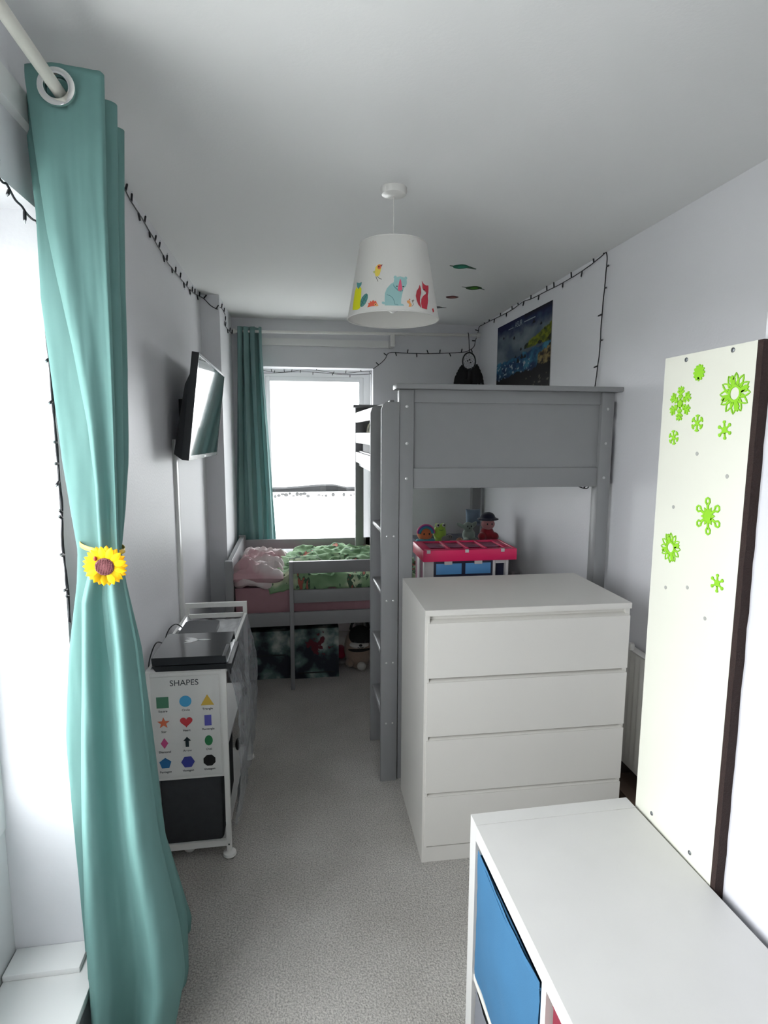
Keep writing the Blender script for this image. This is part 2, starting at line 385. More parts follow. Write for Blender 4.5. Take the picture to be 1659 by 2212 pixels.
def snow(px, py, r, style, lab, rot=0.0):
    p = on_board(px, py); b = MB(); T = .0016
    if style == 'daisy':
        shapes = arms(12, [[(.36,-.05),(.62,-.20),(.66,-.12),(.5,-.02)],[(.36,.05),(.5,.02),(.66,.12),(.62,.20)],[(.62,-.20),(.86,-.12),(1.0,0),(.88,-.03),(.66,-.12)],[(.62,.20),(.66,.12),(.88,.03),(1.0,0),(.86,.12)]])
        ring = 24
        for i in range(ring):
            a, c = 2*PI*i/ring, 2*PI*(i+1)/ring
            shapes.append([(.30*math.cos(a),.30*math.sin(a)),(.42*math.cos(a),.42*math.sin(a)),(.42*math.cos(c),.42*math.sin(c)),(.30*math.cos(c),.30*math.sin(c))])
        shapes += arms(4, [[(.4,-.1),(.7,-.17),(.92,0),(.7,.17),(.4,.1)]], .3)
    elif style == 'fern':
        shapes = arms(6, [[(0,-.06),(.9,-.05),(1,0),(.9,.05),(0,.06)]]+[[(x,-.02),(x+.16,-w),(x+.26,-w+.06),(x+.12,.02)] for x, w in ((.25,.2),(.5,.3),(.68,.26))]+[[(x,.02),(x+.12,-.02),(x+.26,w-.06),(x+.16,w)] for x, w in ((.25,.2),(.5,.3),(.68,.26))])
        shapes += [poly(6, .26), poly(12, .2)]
    elif style == 'loop':
        shapes = [poly(6, .34)]
        shapes += arms(6, [[(.25,-.07),(.6,-.07),(.6,.07),(.25,.07)],[(.56,-.07),(.72,-.2),(.78,-.12),(.66,-.02)],[(.56,.07),(.66,.02),(.78,.12),(.72,.2)],[(.72,-.2),(.92,-.16),(1.0,0),(.9,0),(.86,-.09),(.78,-.12)],[(.72,.2),(.78,.12),(.86,.09),(.9,0),(1.0,0),(.92,.16)]])
        shapes += arms(6, [[(.3,-.12),(.52,0),(.3,.12)]], PI/2+PI/6)
    elif style == 'knob':
        shapes = [poly(6, .42)]+arms(6, [[(.3,-.1),(.75,-.08),(.75,.08),(.3,.1)],[(.7,-.13),(.8,-.19),(.95,-.15),(1,0),(.95,.15),(.8,.19),(.7,.13)]])
    elif style == 'dense':
        shapes = [poly(12, .8)]+arms(12, [[(.5,-.16),(.92,-.14),(1,0),(.92,.14),(.5,.16)]])
    else:
        shapes = [poly(6, .3)]+arms(6, [[(.1,-.1),(.7,-.1),(.8,-.34),(.92,-.3),(1,0),(.92,.3),(.8,.34),(.7,.1),(.1,.1)]])
    c, s_ = math.cos(rot), math.sin(rot)
    for i, S in enumerate(shapes):
        b.prism([(r*(x*c-y_*s_), r*(x*s_+y_*c)) for x, y_ in S], T+.00003*(i % 7), boardM(p, .0001))
    o = b.build('snowflake_sticker', M_green, smooth=False)
    q = Vector((BX, p.y, p.z)); o.data.transform(Matrix.Translation(-q)); o.location = q; WM[o.name] = Matrix.Translation(q)
    tag(o, lab, 'sticker', 'lime green snowflake stickers on the cream board')
snow(1511, 805, .0165, 'dense', 'small dense lime snowflake sticker nearest the top of the board')
snow(1588, 850, .0375, 'daisy', 'large lime daisy shaped snowflake sticker at the upper right of the board')
snow(1470, 872, .036, 'fern', 'large lime feathery snowflake sticker at the upper left of the board')
snow(1507, 914, .017, 'tri', 'small lime snowflake sticker right below the large feathery one')
snow(1456, 945, .0155, 'tri', 'small lime snowflake sticker at the left board edge below the feathery one', .2)
snow(1566, 929, .018, 'knob', 'small lime knobbed snowflake sticker below the large daisy one', .15)
snow(1530, 1115, .037, 'loop', 'large lime looped snowflake sticker in the middle of the board', .12)
snow(1449, 1183, .0325, 'daisy', 'lime daisy shaped snowflake sticker at the left middle of the board', .05)
snow(1550, 1260, .018, 'knob', 'lowest small lime snowflake sticker on the board', .05)

# ------------------------------------------------------------------ radiator
rd = thing('radiator', 'white panel radiator on the wall behind the chest of drawers', 'radiator', (1.44, 1.95, .19))
bx('back_panel', M_white, rd, 1.455, 1.462, 1.62, 2.36, .20, .70, .002)
b = MB(); n = 22; W0, W1 = 1.60, 2.38
prof = []
for i in range(n*6+1):
    y = W0+(W1-W0)*i/(n*6); s = (i % 6)/6
    prof.append((1.415+.007*(1-abs(math.cos(PI*(i/6)))**2), y))
def rp(u, v):
    k = min(int(u*(len(prof)-1)+.5), len(prof)-1); x, y = prof[k]; e = 1 if .06 < v < .94 else 0
    z = .190+.515*v
    if v < .02 or v > .98: x = 1.425
    return Vector((lerp(1.417, x, e), y, z))
b.grid(len(prof), 26, rp); b.build('front_panel', M_white, rd)
bx('top_grille', M_white, rd, 1.422, 1.462, 1.61, 2.37, .700, .708, .001)
bx('end_cover', M_white, rd, 1.418, 1.462, 2.37, 2.38, .19, .708, .001)
MB().lathe([(.012,0),(.014,.02),(.010,.03)], 14, Matrix.Translation((1.43, 2.225, .706))).build('bleed_knob', M_white, rd)
MB().tube([(1.44,2.33,.19),(1.44,2.33,.02),(1.44,2.33,0)], .008).build('pipe', M_white, rd)
for y in (1.8, 2.2): bx('bracket', M_white, rd, 1.46, 1.487, y-.015, y+.015, .3, .6, .001)

cb = thing('cardboard_box', 'dark brown cardboard box on the floor under the radiator', 'box', (1.40, 2.11, 0))
M_card = mat('brown_card', (.10,.065,.045), .8, noise_amt=.2, noise_scale=20)
b = MB().box(1.335, 1.462, 2.00, 2.22, .001, .135); b.build('body', M_card, cb, bevel=.003)
MB().hexa([(1.335,2.00,.135),(1.40,2.00,.135),(1.40,2.22,.135),(1.335,2.22,.135),(1.325,2.00,.155),(1.385,2.00,.138),(1.385,2.22,.138),(1.325,2.22,.155)]).build('flap', M_card, cb)

# ------------------------------------------------------------------ high bunk bed along the right wall
bk = thing('bunk_bed', 'tall grey painted wooden high bunk bed with a panelled end', 'bed', (.96, 3.5, 0))
BY0, BY1 = 2.53, 4.50
POST = [(.455, .518, BY0), (1.402, 1.462, BY0), (.455, .518, BY1-.06), (1.392, 1.462, BY1-.06)]
posts = [bx('post', M_grey, bk, x0, x1, y, y+.062, 0, 1.822, .003) for x0, x1, y in POST]
for yy, nm in ((BY0, 'near'), (BY1-.058, 'far')):
    bx('end_cap', M_grey, bk, .438, 1.488, yy-.028, yy+.09, 1.824, 1.847, .004)
    bx('end_rail', M_grey, bk, .518, 1.402, yy+.012, yy+.042, 1.768, 1.824, .002)
    bx('end_panel', M_grey, bk, .518, 1.402, yy+.024, yy+.036, 1.478, 1.768, 0)
    bx('end_rail', M_grey, bk, .518, 1.402, yy+.012, yy+.042, 1.388, 1.478, .002)
for z0, z1 in ((1.712,1.787),(1.56,1.636),(1.415,1.492)):
    bx('guard_rail', M_grey, bk, .458, .480, 2.96, BY1-.06, z0, z1, .003)
    bx('guard_rail', M_grey, bk, 1.452, 1.474, BY0+.06, BY1-.06, z0, z1, .003)
bx('guard_post', M_grey, bk, .480, .502, 2.95, 3.02, 1.40, 1.80, .003)
for x0, x1 in ((.482,.506),(1.425,1.45)): bx('side_rail', M_grey, bk, x0, x1, BY0+.062, BY1-.06, 1.385, 1.50, .003)
for i in range(13): bx('slat', M_grey, bk, .506, 1.425, 2.66+i*.145, 2.73+i*.145, 1.415, 1.433, .002)
bolt = MB().lathe([(.0065,0),(.0065,.002),(.003,.0035)], 14).mesh('bolt', M_steel)
def front_M(x, y, z): return frame_M((x,y,z), (1,0,0), (0,0,1), (0,-1,0))
for px, py in ((879,878),(879,958),(878,1034),(1313,884),(1308,958),(1304,1032)):
    p = AY(px, py, BY0); put(bolt, 'bolt', bk, WM[bk.name].inverted() @ front_M(p.x, BY0, p.z))
ld = thing('bunk_ladder', 'grey painted ladder with round rungs hooked on the high bunk side', 'ladder', (.412, 2.72, 0))
for y in (2.518, 2.893):
    st = [(.373,.03),(.373,1.735),(.381,1.758),(.395,1.768),(.451,1.768),(.451,.0),(.373,0)][1:]
    b = MB(); b.prism([(x, z) for x, z in st], .024, frame_M((0,y+.024,0), (1,0,0), (0,0,1), (0,-1,0)))
    s_ = b.build('side_board', M_grey, ld, bevel=.003)
    if y < 2.6:
        for z in (1.176,.879,.585,.29):
            for x in (.399,.430): put(bolt, 'bolt', s_, WM[ld.name].inverted() @ front_M(x, y, z) @ Matrix.Diagonal((.7,.7,.7,1)))
for z in (1.185,.89,.60,.31):
    MB().hexa([(.380,2.542,z-.010),(.444,2.542,z-.010),(.444,2.893,z-.010),(.380,2.893,z-.010),(.380,2.542,z+.012),(.444,2.542,z+.012),(.444,2.893,z+.012),(.380,2.893,z+.012)]).build('rung', M_grey, ld, bevel=.009, seg=3)
M_mattw = mat('mattress_cloth', (.55,.55,.55), .9)
mt = tag(bx('mattress', M_mattw, None, .51, 1.42, 2.60, 4.42, 1.434, 1.57, .03), 'grey mattress lying on the high bunk', 'mattress')
def fern_nodes(nt, p, tc):
    v = nt.nodes.new('ShaderNodeTexWave'); v.inputs['Scale'].default_value = 9; v.inputs['Distortion'].default_value = 14; v.inputs['Detail'].default_value = 3
    nt.links.new(tc.outputs['Object'], v.inputs['Vector'])
    r = nt.nodes.new('ShaderNodeValToRGB'); e = r.color_ramp.elements; e[0].color = (.02,.03,.03,1); e[1].color = (.45,.42,.28,1); e[0].position = .45; e[1].position = .8
    nt.links.new(v.outputs['Fac'], r.inputs[0]); nt.links.new(r.outputs[0], p.inputs['Base Color'])
M_fern = mat('dark_leaf_print', (.1,.1,.1), .9, nodes=fern_nodes)
def soft_slab(name, m, x0, x1, y0, y1, z0, z1, nu=40, nv=60, amp=.02, sc=6, seed=0, round_=.06, parent=None):
    b = MB()
    def top(u, v):
        x = lerp(x0, x1, u); y = lerp(y0, y1, v); e = min(x-x0, x1-x, y-y0, y1-y)
        k = 1 if e > round_ else math.sqrt(max(0, 1-(1-e/round_)**2))
        return Vector((x, y, z0+(z1-z0)*k+amp*k*fbm((x*sc+seed, y*sc, seed), 4)))
    b.grid(nu, nv, top)
    bm = b.bm; be = [e for e in bm.edges if len(e.link_faces) == 1]
    ret = bmesh.ops.extrude_edge_only(bm, edges=be); vs_ = [g for g in ret['geom'] if isinstance(g, bmesh.types.BMVert)]
    for v in vs_: v.co.z = z0-.002
    bmesh.ops.contextual_create(bm, geom=[e for e in bm.edges if len(e.link_faces) == 1])
    return b.build(name, m, parent)
tag(soft_slab('duvet', M_fern, .515, 1.41, 2.64, 4.38, 1.575, 1.70, amp=.05, sc=4, seed=3), 'dark leaf patterned duvet on the high bunk mattress', 'duvet')

# ------------------------------------------------------------------ low bed under the far window
lb = thing('low_bed', 'low grey painted wooden bed across the room under the far window', 'bed', (.45, 4.05, 0))
FY = 3.575
bx('post', M_grey, lb, -.05, -.024, FY-.006, FY+.034, 0, .838, .003)
bx('post', M_grey, lb, -.440, -.39, FY, FY+.05, 0, .850, .004)
bx('post', M_grey, lb, -.440, -.39, 4.49, 4.54, 0, .850, .004)
bx('post', M_grey, lb, 1.42, 1.462, FY, FY+.05, 0, .72, .004)
bx('head_panel', M_grey, lb, -.430, -.400, FY+.05, 4.49, .30, .845, .004)
bx('guard_rail', M_grey, lb, -.024, .50, FY, FY+.022, .762, .838, .003)
bx('guard_rail', M_grey, lb, -.024, .50, FY, FY+.022, .572, .655, .003)
bx('side_rail', M_grey, lb, -.39, 1.42, FY+.004, FY+.026, .425, .512, .003)
bx('side_rail', M_grey, lb, -.39, 1.385, 4.51, 4.535, .425, .512, .003)
bx('back_rail', M_grey, lb, -.39, 1.385, 4.51, 4.535, .735, .812, .003)
bx('post', M_grey, lb, .54, .58, 4.51, 4.54, 0, .812, .003)
for i in range(10): bx('slat', M_grey, lb, -.36+i*.17, -.29+i*.17, FY+.026, 4.51, .43, .447, .002)
M_pink = mat('dusty_pink_sheet', (.36,.20,.225), .85, noise_amt=.06, noise_scale=30)
tag(bx('mattress', M_pink, None, -.385, 1.41, FY+.055, 4.43, .449, .665, .035), 'mattress in a dusty pink sheet on the low bed', 'mattress')
def quilt_nodes(nt, p, tc):
    N = nt.nodes.new; K = nt.links.new
    n1 = N('ShaderNodeTexNoise'); n1.inputs['Scale'].default_value = 5; n1.inputs['Detail'].default_value = 3; K(tc.outputs['Object'], n1.inputs['Vector'])
    r1 = N('ShaderNodeValToRGB'); e = r1.color_ramp.elements; e[0].position = .32; e[0].color = (.12,.24,.11,1); e[1].position = .58; e[1].color = (.25,.40,.22,1)
    x = e.new(.68); x.color = (.60,.66,.45,1); K(n1.outputs['Fac'], r1.inputs[0])
    def blob(scale, rnd, th, col, prev, dist):
        mp = N('ShaderNodeMapping'); mp.inputs['Scale'].default_value = (1,1,.4); K(tc.outputs['Object'], mp.inputs[0])
        nz = N('ShaderNodeTexNoise'); nz.inputs['Scale'].default_value = 30; K(mp.outputs[0], nz.inputs['Vector'])
        ad = N('ShaderNodeMix'); ad.data_type = 'RGBA'; ad.blend_type = 'LINEAR_LIGHT'; ad.inputs[0].default_value = dist; K(mp.outputs[0], ad.inputs[6]); K(nz.outputs['Color'], ad.inputs[7])
        v = N('ShaderNodeTexVoronoi'); v.inputs['Scale'].default_value = scale; v.inputs['Randomness'].default_value = rnd; K(ad.outputs[2], v.inputs['Vector'])
        g = N('ShaderNodeMath'); g.operation = 'LESS_THAN'; g.inputs[1].default_value = th; K(v.outputs['Distance'], g.inputs[0])
        m_ = N('ShaderNodeMix'); m_.data_type = 'RGBA'; m_.inputs[7].default_value = (*col, 1); K(g.outputs[0], m_.inputs[0]); K(prev, m_.inputs[6]); return m_.outputs[2]
    c = blob(5.6, 1, .34, (.06,.12,.07), r1.outputs[0], .16)
    c = blob(5.6, 1, .20, (.40,.13,.09), c, .10)
    K(c, p.inputs['Base Color'])
M_quilt = mat('jungle_print_quilt', (.3,.5,.25), .85, nodes=quilt_nodes)
b = MB()
def qf(u, v):
    s = v*1.12; x = lerp(-.185+.16*min(1, s)+.035*fbm((3.1, s*6, 2), 3), 1.38, u)
    if s < .10: y, z = FY+.048, .62+s+(.10-s)*(.35*fbm((x*7, 0, 9), 3)+.1)          # hangs down the front
    else: y = FY+.048+(s-.10)*.80; z = .72
    k = min(1, s/.12)
    puff = .05*(1-math.exp(-(max(0, s-.06))*9))
    w = .024*fbm((x*5, y*5, 1.3), 4)+.013*math.sin(9*x+11*y+3*fbm((x*3,y*3,2)))+.011*math.sin(34*y-16*x+6*fbm((x*5,y*5,6)))+.012*abs(fbm((x*12,y*16,5),3))
    xx = x+(.04*fbm((0,y*6,4)) if u < .02 else 0)+.05*(1-u)*math.sin(y*6)*(u < .1)
    return Vector((xx, y-.010*k*(s<.16)-.010*fbm((x*9,z*9,7)), z+puff+w*k))
b.grid(130, 100, qf)
q_ = tag(b.build('quilt', M_quilt), 'rumpled green quilt with jungle leaf print on the low bed', 'quilt')
q_.modifiers.new('s', 'SOLIDIFY').thickness = .012
def pillow(name, m, c, sx, sy, sz, rz, label, amp=.012, sc=12, tilt=0, cat='pillow'):
    b = MB(); n = 44
    def P(sg):
        def f(u, v):
            a, c_ = 2*u-1, 2*v-1
            k = max(0, (1-a**4))**.5*max(0, (1-c_**4))**.5
            pin = 1-.10*(1-abs(c_))**1*abs(a)**6
            x = a*sx*(1-.06*(1-c_*c_)*abs(a)**3); y = c_*sy*(1-.06*(1-a*a)*abs(c_)**3)
            z = sg*sz*k*(1+.0)+amp*k*fbm((x*sc, y*sc*2, sg*3.3), 4)*(1+sg)*.9
            z += amp*.9*k*(1+sg)*.5*math.sin(62*y+18*x+6*fbm((x*5,y*5,1)))
            return Vector((x, y, z))
        return f
    b.grid(n, n, P(1)); b.grid(n, n, P(-1)); bmesh.ops.remove_doubles(b.bm, verts=b.bm.verts, dist=.0006)
    o = b.build(name, m); o.rotation_euler = (tilt, 0, rz); o.location = c
    return tag(o, label, cat)
def stripe_nodes(nt, p, tc):
    w = nt.nodes.new('ShaderNodeTexNoise'); w.inputs['Scale'].default_value = 4; w.inputs['Detail'].default_value = 2; nt.links.new(tc.outputs['Object'], w.inputs['Vector'])
    r = nt.nodes.new('ShaderNodeValToRGB'); e = r.color_ramp.elements; e[0].color = (.50,.30,.32,1); e[1].color = (.62,.55,.54,1); e[0].position = .4; e[1].position = .58
    nt.links.new(w.outputs['Fac'], r.inputs[0]); nt.links.new(r.outputs[0], p.inputs['Base Color'])
M_pill = mat('pink_white_pillowcase', (.6,.5,.5), .85, nodes=stripe_nodes)
pillow('pillow', M_pill, (-.235, 3.94, .734), .17, .37, .066, -.05, 'crumpled pink and white pillow at the head of the low bed', .021, 10)
b = MB()
b.tube(catmull([Vector(p) for p in ((-.375,FY+.10,.69),(-.33,FY+.05,.715),(-.26,FY+.045,.70),(-.2,FY+.06,.685),(-.15,FY+.10,.70))], 8), lambda t: .03+.012*math.sin(t*9), 12)
for v in b.bm.verts: v.co += Vector((0,0,.008*fbm(v.co*25)))
tag(b.build('rolled_cloth', M_pill), 'rolled pink and cream cloth hanging over the low bed edge', 'cloth')

# ------------------------------------------------------------------ boxes, bag and shoe under the low bed
FLOWER = .20
def floral_nodes(nt, p, tc):
    N = nt.nodes.new; K = nt.links.new
    n = N('ShaderNodeTexNoise'); n.inputs['Scale'].default_value = 7; n.inputs['Detail'].default_value = 6; K(tc.outputs['Object'], n.inputs['Vector'])
    r = N('ShaderNodeValToRGB'); e = r.color_ramp.elements; e[0].position = .42; e[0].color = (.012,.018,.03,1); e[1].position = .66; e[1].color = (.50,.54,.50,1)
    x = e.new(.53); x.color = (.10,.17,.16,1); K(n.outputs['Fac'], r.inputs[0])
    n2 = N('ShaderNodeTexNoise'); n2.inputs['Scale'].default_value = 28; n2.inputs['Detail'].default_value = 5; K(tc.outputs['Object'], n2.inputs['Vector'])
    d = N('ShaderNodeVectorMath'); d.operation = 'DISTANCE'; d.inputs[1].default_value = (.02,-.2,.06); K(tc.outputs['Object'], d.inputs[0])
    m1 = N('ShaderNodeMath'); m1.operation = 'MULTIPLY_ADD'; m1.inputs[1].default_value = .30; K(n2.outputs['Fac'], m1.inputs[0]); K(d.outputs['Value'], m1.inputs[2])
    l = N('ShaderNodeMath'); l.operation = 'LESS_THAN'; l.inputs[1].default_value = FLOWER; K(m1.outputs[0], l.inputs[0])
    mx = N('ShaderNodeMix'); mx.data_type = 'RGBA'; mx.inputs[7].default_value = (.12,.010,.022,1); K(l.outputs[0], mx.inputs[0]); K(r.outputs[0], mx.inputs[6]); K(mx.outputs[2], p.inputs['Base Color'])
M_floral = mat('dark_floral_cloth', (.1,.1,.1), .7, nodes=floral_nodes)
FLOWER = .0
M_plain_floral = mat('dark_leafy_cloth', (.1,.1,.1), .7, nodes=floral_nodes)
def suitcase(label, x0, x1, y0, y1, h, split, m):
    t = thing('floral_case', label, 'case', ((x0+x1)/2, (y0+y1)/2, 0), 0, 'floral cases under the low bed')
    w, d = (x1-x0)/2, (y1-y0)/2
    o = MB().box(-w, w, -d, d, -.16, h-.162).mesh('body', m, bevel=.035, seg=4)
    c = put(o, 'body', t, Matrix.Translation((0,0,.162)))
    b = MB().box(-w+.03, w-.03, -d-.003, -d+.004, split-.004, split+.004); b.build('zip_band', M_black, t, local=True)
    MB().tube(catmull([Vector(p) for p in ((-.06,0,h-.004),(-.05,0,h+.018),(.05,0,h+.018),(.06,0,h-.004))], 6), .006).build('handle', M_black, t, local=True)
    return t
suitcase('dark floral case under the bed, left of the front post and partly behind the trolley', -.33, -.055, 3.76, 4.15, .33, .165, M_plain_floral)
suitcase('dark floral case with a big red flower under the bed, right of the front post', -.035, .268, 3.74, 4.15, .345, .04, M_floral)

bg_ = thing('animal_backpack', 'tan plush backpack with a dog face on the floor beside the ladder', 'backpack', (.41, 3.86, 0))
M_tan = mat('tan_plush', (.30,.22,.17), .95, sheen=.3, noise_amt=.15, noise_scale=60, bump=.3, bump_scale=300)
M_blkp = mat('black_plush', (.012,.012,.012), .95, bump=.3, bump_scale=300)
M_whtp = mat('white_plush', (.5,.49,.46), .95, bump=.3, bump_scale=300)
MB().ell((.415,3.87,.15), .10, .075, .155, 24, 16).build('body', M_tan, bg_)
MB().ell((.425,3.855,.235), .082, .075, .075, 24, 14).build('head_cap', M_blkp, bg_)
MB().ell((.415,3.815,.192), .068, .042, .026, 20, 12).build('muzzle', M_whtp, bg_)
MB().ell((.420,3.772,.200), .012, .009, .009, 12, 8).build('nose', M_black, bg_)
for x in (.385,.452): MB().ell((x,3.785,.222), .007, .006, .007, 12, 8).build('eye', M_black, bg_)
MB().ell((.415,3.825,.155), .078, .045, .014, 20, 10).build('collar', M_blkp, bg_)
MB().tube([(.400,3.775,.186),(.412,3.770,.182),(.420,3.770,.188),(.428,3.770,.182),(.440,3.775,.186)], .002, 6).build('mouth', M_black, bg_)
MB().ell((.35,3.83,.06), .03, .045, .03, 14, 8).build('paw', M_tan, bg_)
MB().ell((.43,3.80,.04), .032, .035, .03, 14, 8).build('paw', M_whtp, bg_)
MB().tube(catmull([Vector(p) for p in ((.36,3.87,.28),(.375,3.875,.325),(.42,3.88,.35),(.47,3.88,.33),(.49,3.88,.28))], 6), .009).build('carry_handle', M_blkp, bg_)
shp = thing('child_shoe', 'bright pink child shoe on the floor behind the red flower case', 'shoe', (.305, 4.05, 0))
M_shoe = mat('pink_shoe', (.55,.03,.10), .5); 
b = MB(); b.ell((.305,4.05,.055), .042, .085, .042, 18, 12); 
for v in b.bm.verts: v.co.z = max(v.co.z, .02); 
b.build('upper', M_shoe, shp)
MB().prism([(.305+.042*math.cos(a)*1, 4.05+.09*math.sin(a)) for a in [2*PI*i/20 for i in range(20)]], .02).build('sole', M_whtp, shp)

# ------------------------------------------------------------------ pink doll house
dh = thing('doll_house', 'white toy doll house with a bright pink roof behind the chest of drawers', 'doll house', (.85, 2.86, 0))
M_hot = mat('hot_pink_plastic', srgb(228,42,100), .35); M_dhw = mat('white_plastic', (.62,.60,.60), .35)
M_navy = mat('navy_plastic', (.012,.015,.04), .35); M_bluep = mat('blue_tinted_pane', srgb(92,150,205), .25); M_dpk = mat('dusky_pink_plastic', (.36,.14,.22), .4)
RX0, RX1, RY0, RY1 = .613, 1.095, 2.73, 2.985
bx('front_beam', M_hot, dh, RX0, RX1, RY0, RY0+.012, 1.005, 1.062, .002)
bx('back_beam', M_hot, dh, RX0, RX1, RY1-.012, RY1, 1.005, 1.062, .002)
bx('side_beam', M_hot, dh, RX0, RX0+.012, RY0+.012, RY1-.012, 1.005, 1.062, .002)
bx('side_beam', M_hot, dh, RX1-.012, RX1, RY0+.012, RY1-.012, 1.005, 1.062, .002)
bx('roof_border', M_hot, dh, RX0+.012, RX1-.012, RY0+.012, RY0+.05, 1.052, 1.060, .001)
bx('roof_border', M_hot, dh, RX0+.012, RX0+.05, RY0+.05, RY1-.012, 1.052, 1.060, .001)
bx('roof_border', M_hot, dh, RX1-.05, RX1-.012, RY0+.05, RY1-.012, 1.052, 1.060, .001)
for i in range(1, 4):
    x = RX0+.05+(RX1-RX0-.1)*i/4; bx('roof_bar', M_hot, dh, x-.006, x+.006, RY0+.05, RY1-.012, 1.050, 1.062, .001)
for i in range(4):
    x0 = RX0+.05+(RX1-RX0-.1)*i/4; bx('roof_pane', M_dpk, dh, x0+.006, x0+.096, RY0+.125, RY1-.012, 1.048, 1.053, .0005)
bx('roof_floor', M_dpk, dh, RX0+.012, RX1-.012, RY0+.012, RY1-.012, 1.006, 1.012, 0)
for i in range(4):
    x0 = RX0+.07+(RX1-RX0-.1)*i/4
    MB().ell((x0+.03, RY0+.09, 1.022), .024, .02, .012, 12, 8).build('roof_trinket', M_black if i % 2 == 0 else M_dpk, dh)
for x in (.64,.835,1.02): bx('roof_clip', M_dhw, dh, x-.009, x+.009, RY0-.003, RY0+.008, 1.048, 1.0635, .001)
for x in (.745,.90): bx('clip_tab', M_dhw, dh, x-.02, x+.02, RY0+.013, RY0+.019, .985, 1.004, .001)
bx('corner_post', M_dhw, dh, .625, .672, RY0+.02, RY0+.06, .01, 1.004, .002)
bx('door_frame', M_dhw, dh, .978, .992, RY0+.02, RY0+.05, .01, 1.004, .001)
bx('door_frame', M_dhw, dh, 1.045, 1.060, RY0+.02, RY0+.05, .01, 1.004, .001)
bx('door_lintel', M_dhw, dh, .992, 1.045, RY0+.02, RY0+.05, .985, 1.004, .001)
bx('dark_door', M_navy, dh, .992, 1.045, RY0+.045, RY0+.05, .01, .985, 0)
bx('window_frame', M_navy, dh, .672, .978, RY0+.022, RY0+.05, .60, 1.002, .001)
for x0, x1 in ((.684,.815),(.835,.966)):
    for z0 in (.935-.0, .865): bx('pane', M_bluep, dh, x0, x1, RY0+.018, RY0+.024, z0, z0+.055, .0005)
bx('side_wall', M_dpk, dh, .625, .632, RY0+.06, RY1-.02, .01, 1.004, 0)
bx('side_panel', M_dhw, dh, .618, .625, RY0+.11, RY0+.16, .3, 1.0, .001)
bx('side_wall', M_dhw, dh, 1.053, 1.060, RY0+.06, RY1-.02, .01, 1.004, 0)
bx('back_wall', M_dhw, dh, .632, 1.053, RY1-.026, RY1-.02, .01, 1.004, 0)
for z in (.01,.33,.65): bx('floor_plate', M_hot, dh, .632, 1.053, RY0+.05, RY1-.026, z, z+.012, 0)

# ------------------------------------------------------------------ soft toys on the blanket
tag(soft_slab('folded_blanket', mat('dark_blue_blanket', (.035,.04,.055), .95, bump=.2, bump_scale=200), .80, 1.43, 3.70, 4.20, .77, .888, 24, 24, .01, 8, 9, .03), 'dark blue folded blanket under the soft toys on the low bed', 'blanket')
def plush(col, nm): return mat('plush_'+nm, col, .95, sheen=.4, noise_amt=.1, noise_scale=80, bump=.25, bump_scale=400)
TZ = .895
def toy(nm, label, x, y): return thing(nm, label, 'soft toy', (x, y, TZ), 0, 'soft toys on the blanket')
def tp(px, py, y=3.85): return AY(px, py, y)
def remesh_part(b, name, m, t, vox=.006):
    o = b.build(name, m, t); r = o.modifiers.new('r', 'REMESH'); r.mode = 'VOXEL'; r.voxel_size = vox; r.use_smooth_shade = True
    s = o.modifiers.new('s', 'SMOOTH'); s.iterations = 4; return o
# frog
p = tp(950, 1140); t = toy('frog_plush', 'small lime green frog soft toy with white eyes', p.x, 3.85)
M_lime = plush(srgb(150,185,70), 'lime'); b = MB()
b.ell((p.x,3.85,TZ+.058), .046, .04, .062, 20, 14).ell((p.x-.02,3.835,TZ+.112), .02, .018, .018).ell((p.x+.022,3.835,TZ+.112), .02, .018, .018).ell((p.x-.03,3.82,TZ+.012), .02,.025,.014).ell((p.x+.03,3.82,TZ+.012), .02,.025,.014)
remesh_part(b, 'body', M_lime, t)
for s_ in (-.02,.022):
    MB().ell((p.x+s_,3.822,TZ+.115), .013,.008,.014, 14, 10).build('eye', M_whtp, t); MB().ell((p.x+s_,3.8145,TZ+.116), .006,.004,.007, 10, 8).build('pupil', M_black, t)
MB().tube([(p.x-.016,3.811,TZ+.085),(p.x,3.808,TZ+.080),(p.x+.016,3.811,TZ+.085)], .0016, 6).build('mouth', M_black, t)
# rainbow doll
p = tp(917, 1145); t = toy('rainbow_plush', 'round rainbow soft toy in front of the far wall beside the frog', p.x, 3.84)
MB().ell((p.x,3.84,TZ+.062), .056,.05,.056, 24, 16).build('head', plush(srgb(215,120,75), 'peach'), t)
for k, (c, r) in enumerate(((srgb(205,80,140),.056),(srgb(95,75,160),.050),(srgb(60,140,160),.043))):
    pts = [(p.x+r*math.cos(a), 3.805-.004*k, TZ+.064+r*math.sin(a)) for a in [PI*i/16 for i in range(17)]]
    MB().tube(pts, .0085, 10).build('hair_band', plush(c, 'band%d' % k), t)
for s_ in (-.016,.02): MB().ell((p.x+s_,3.789,TZ+.062), .005,.004,.007, 10, 8).build('eye', M_black, t)
b = MB()
for k in range(5): b.ell((p.x-.05+.025*k, 3.815, TZ+.012), .02,.028,.014, 12, 8)
remesh_part(b, 'arms', plush(srgb(60,150,165), 'aqua'), t)
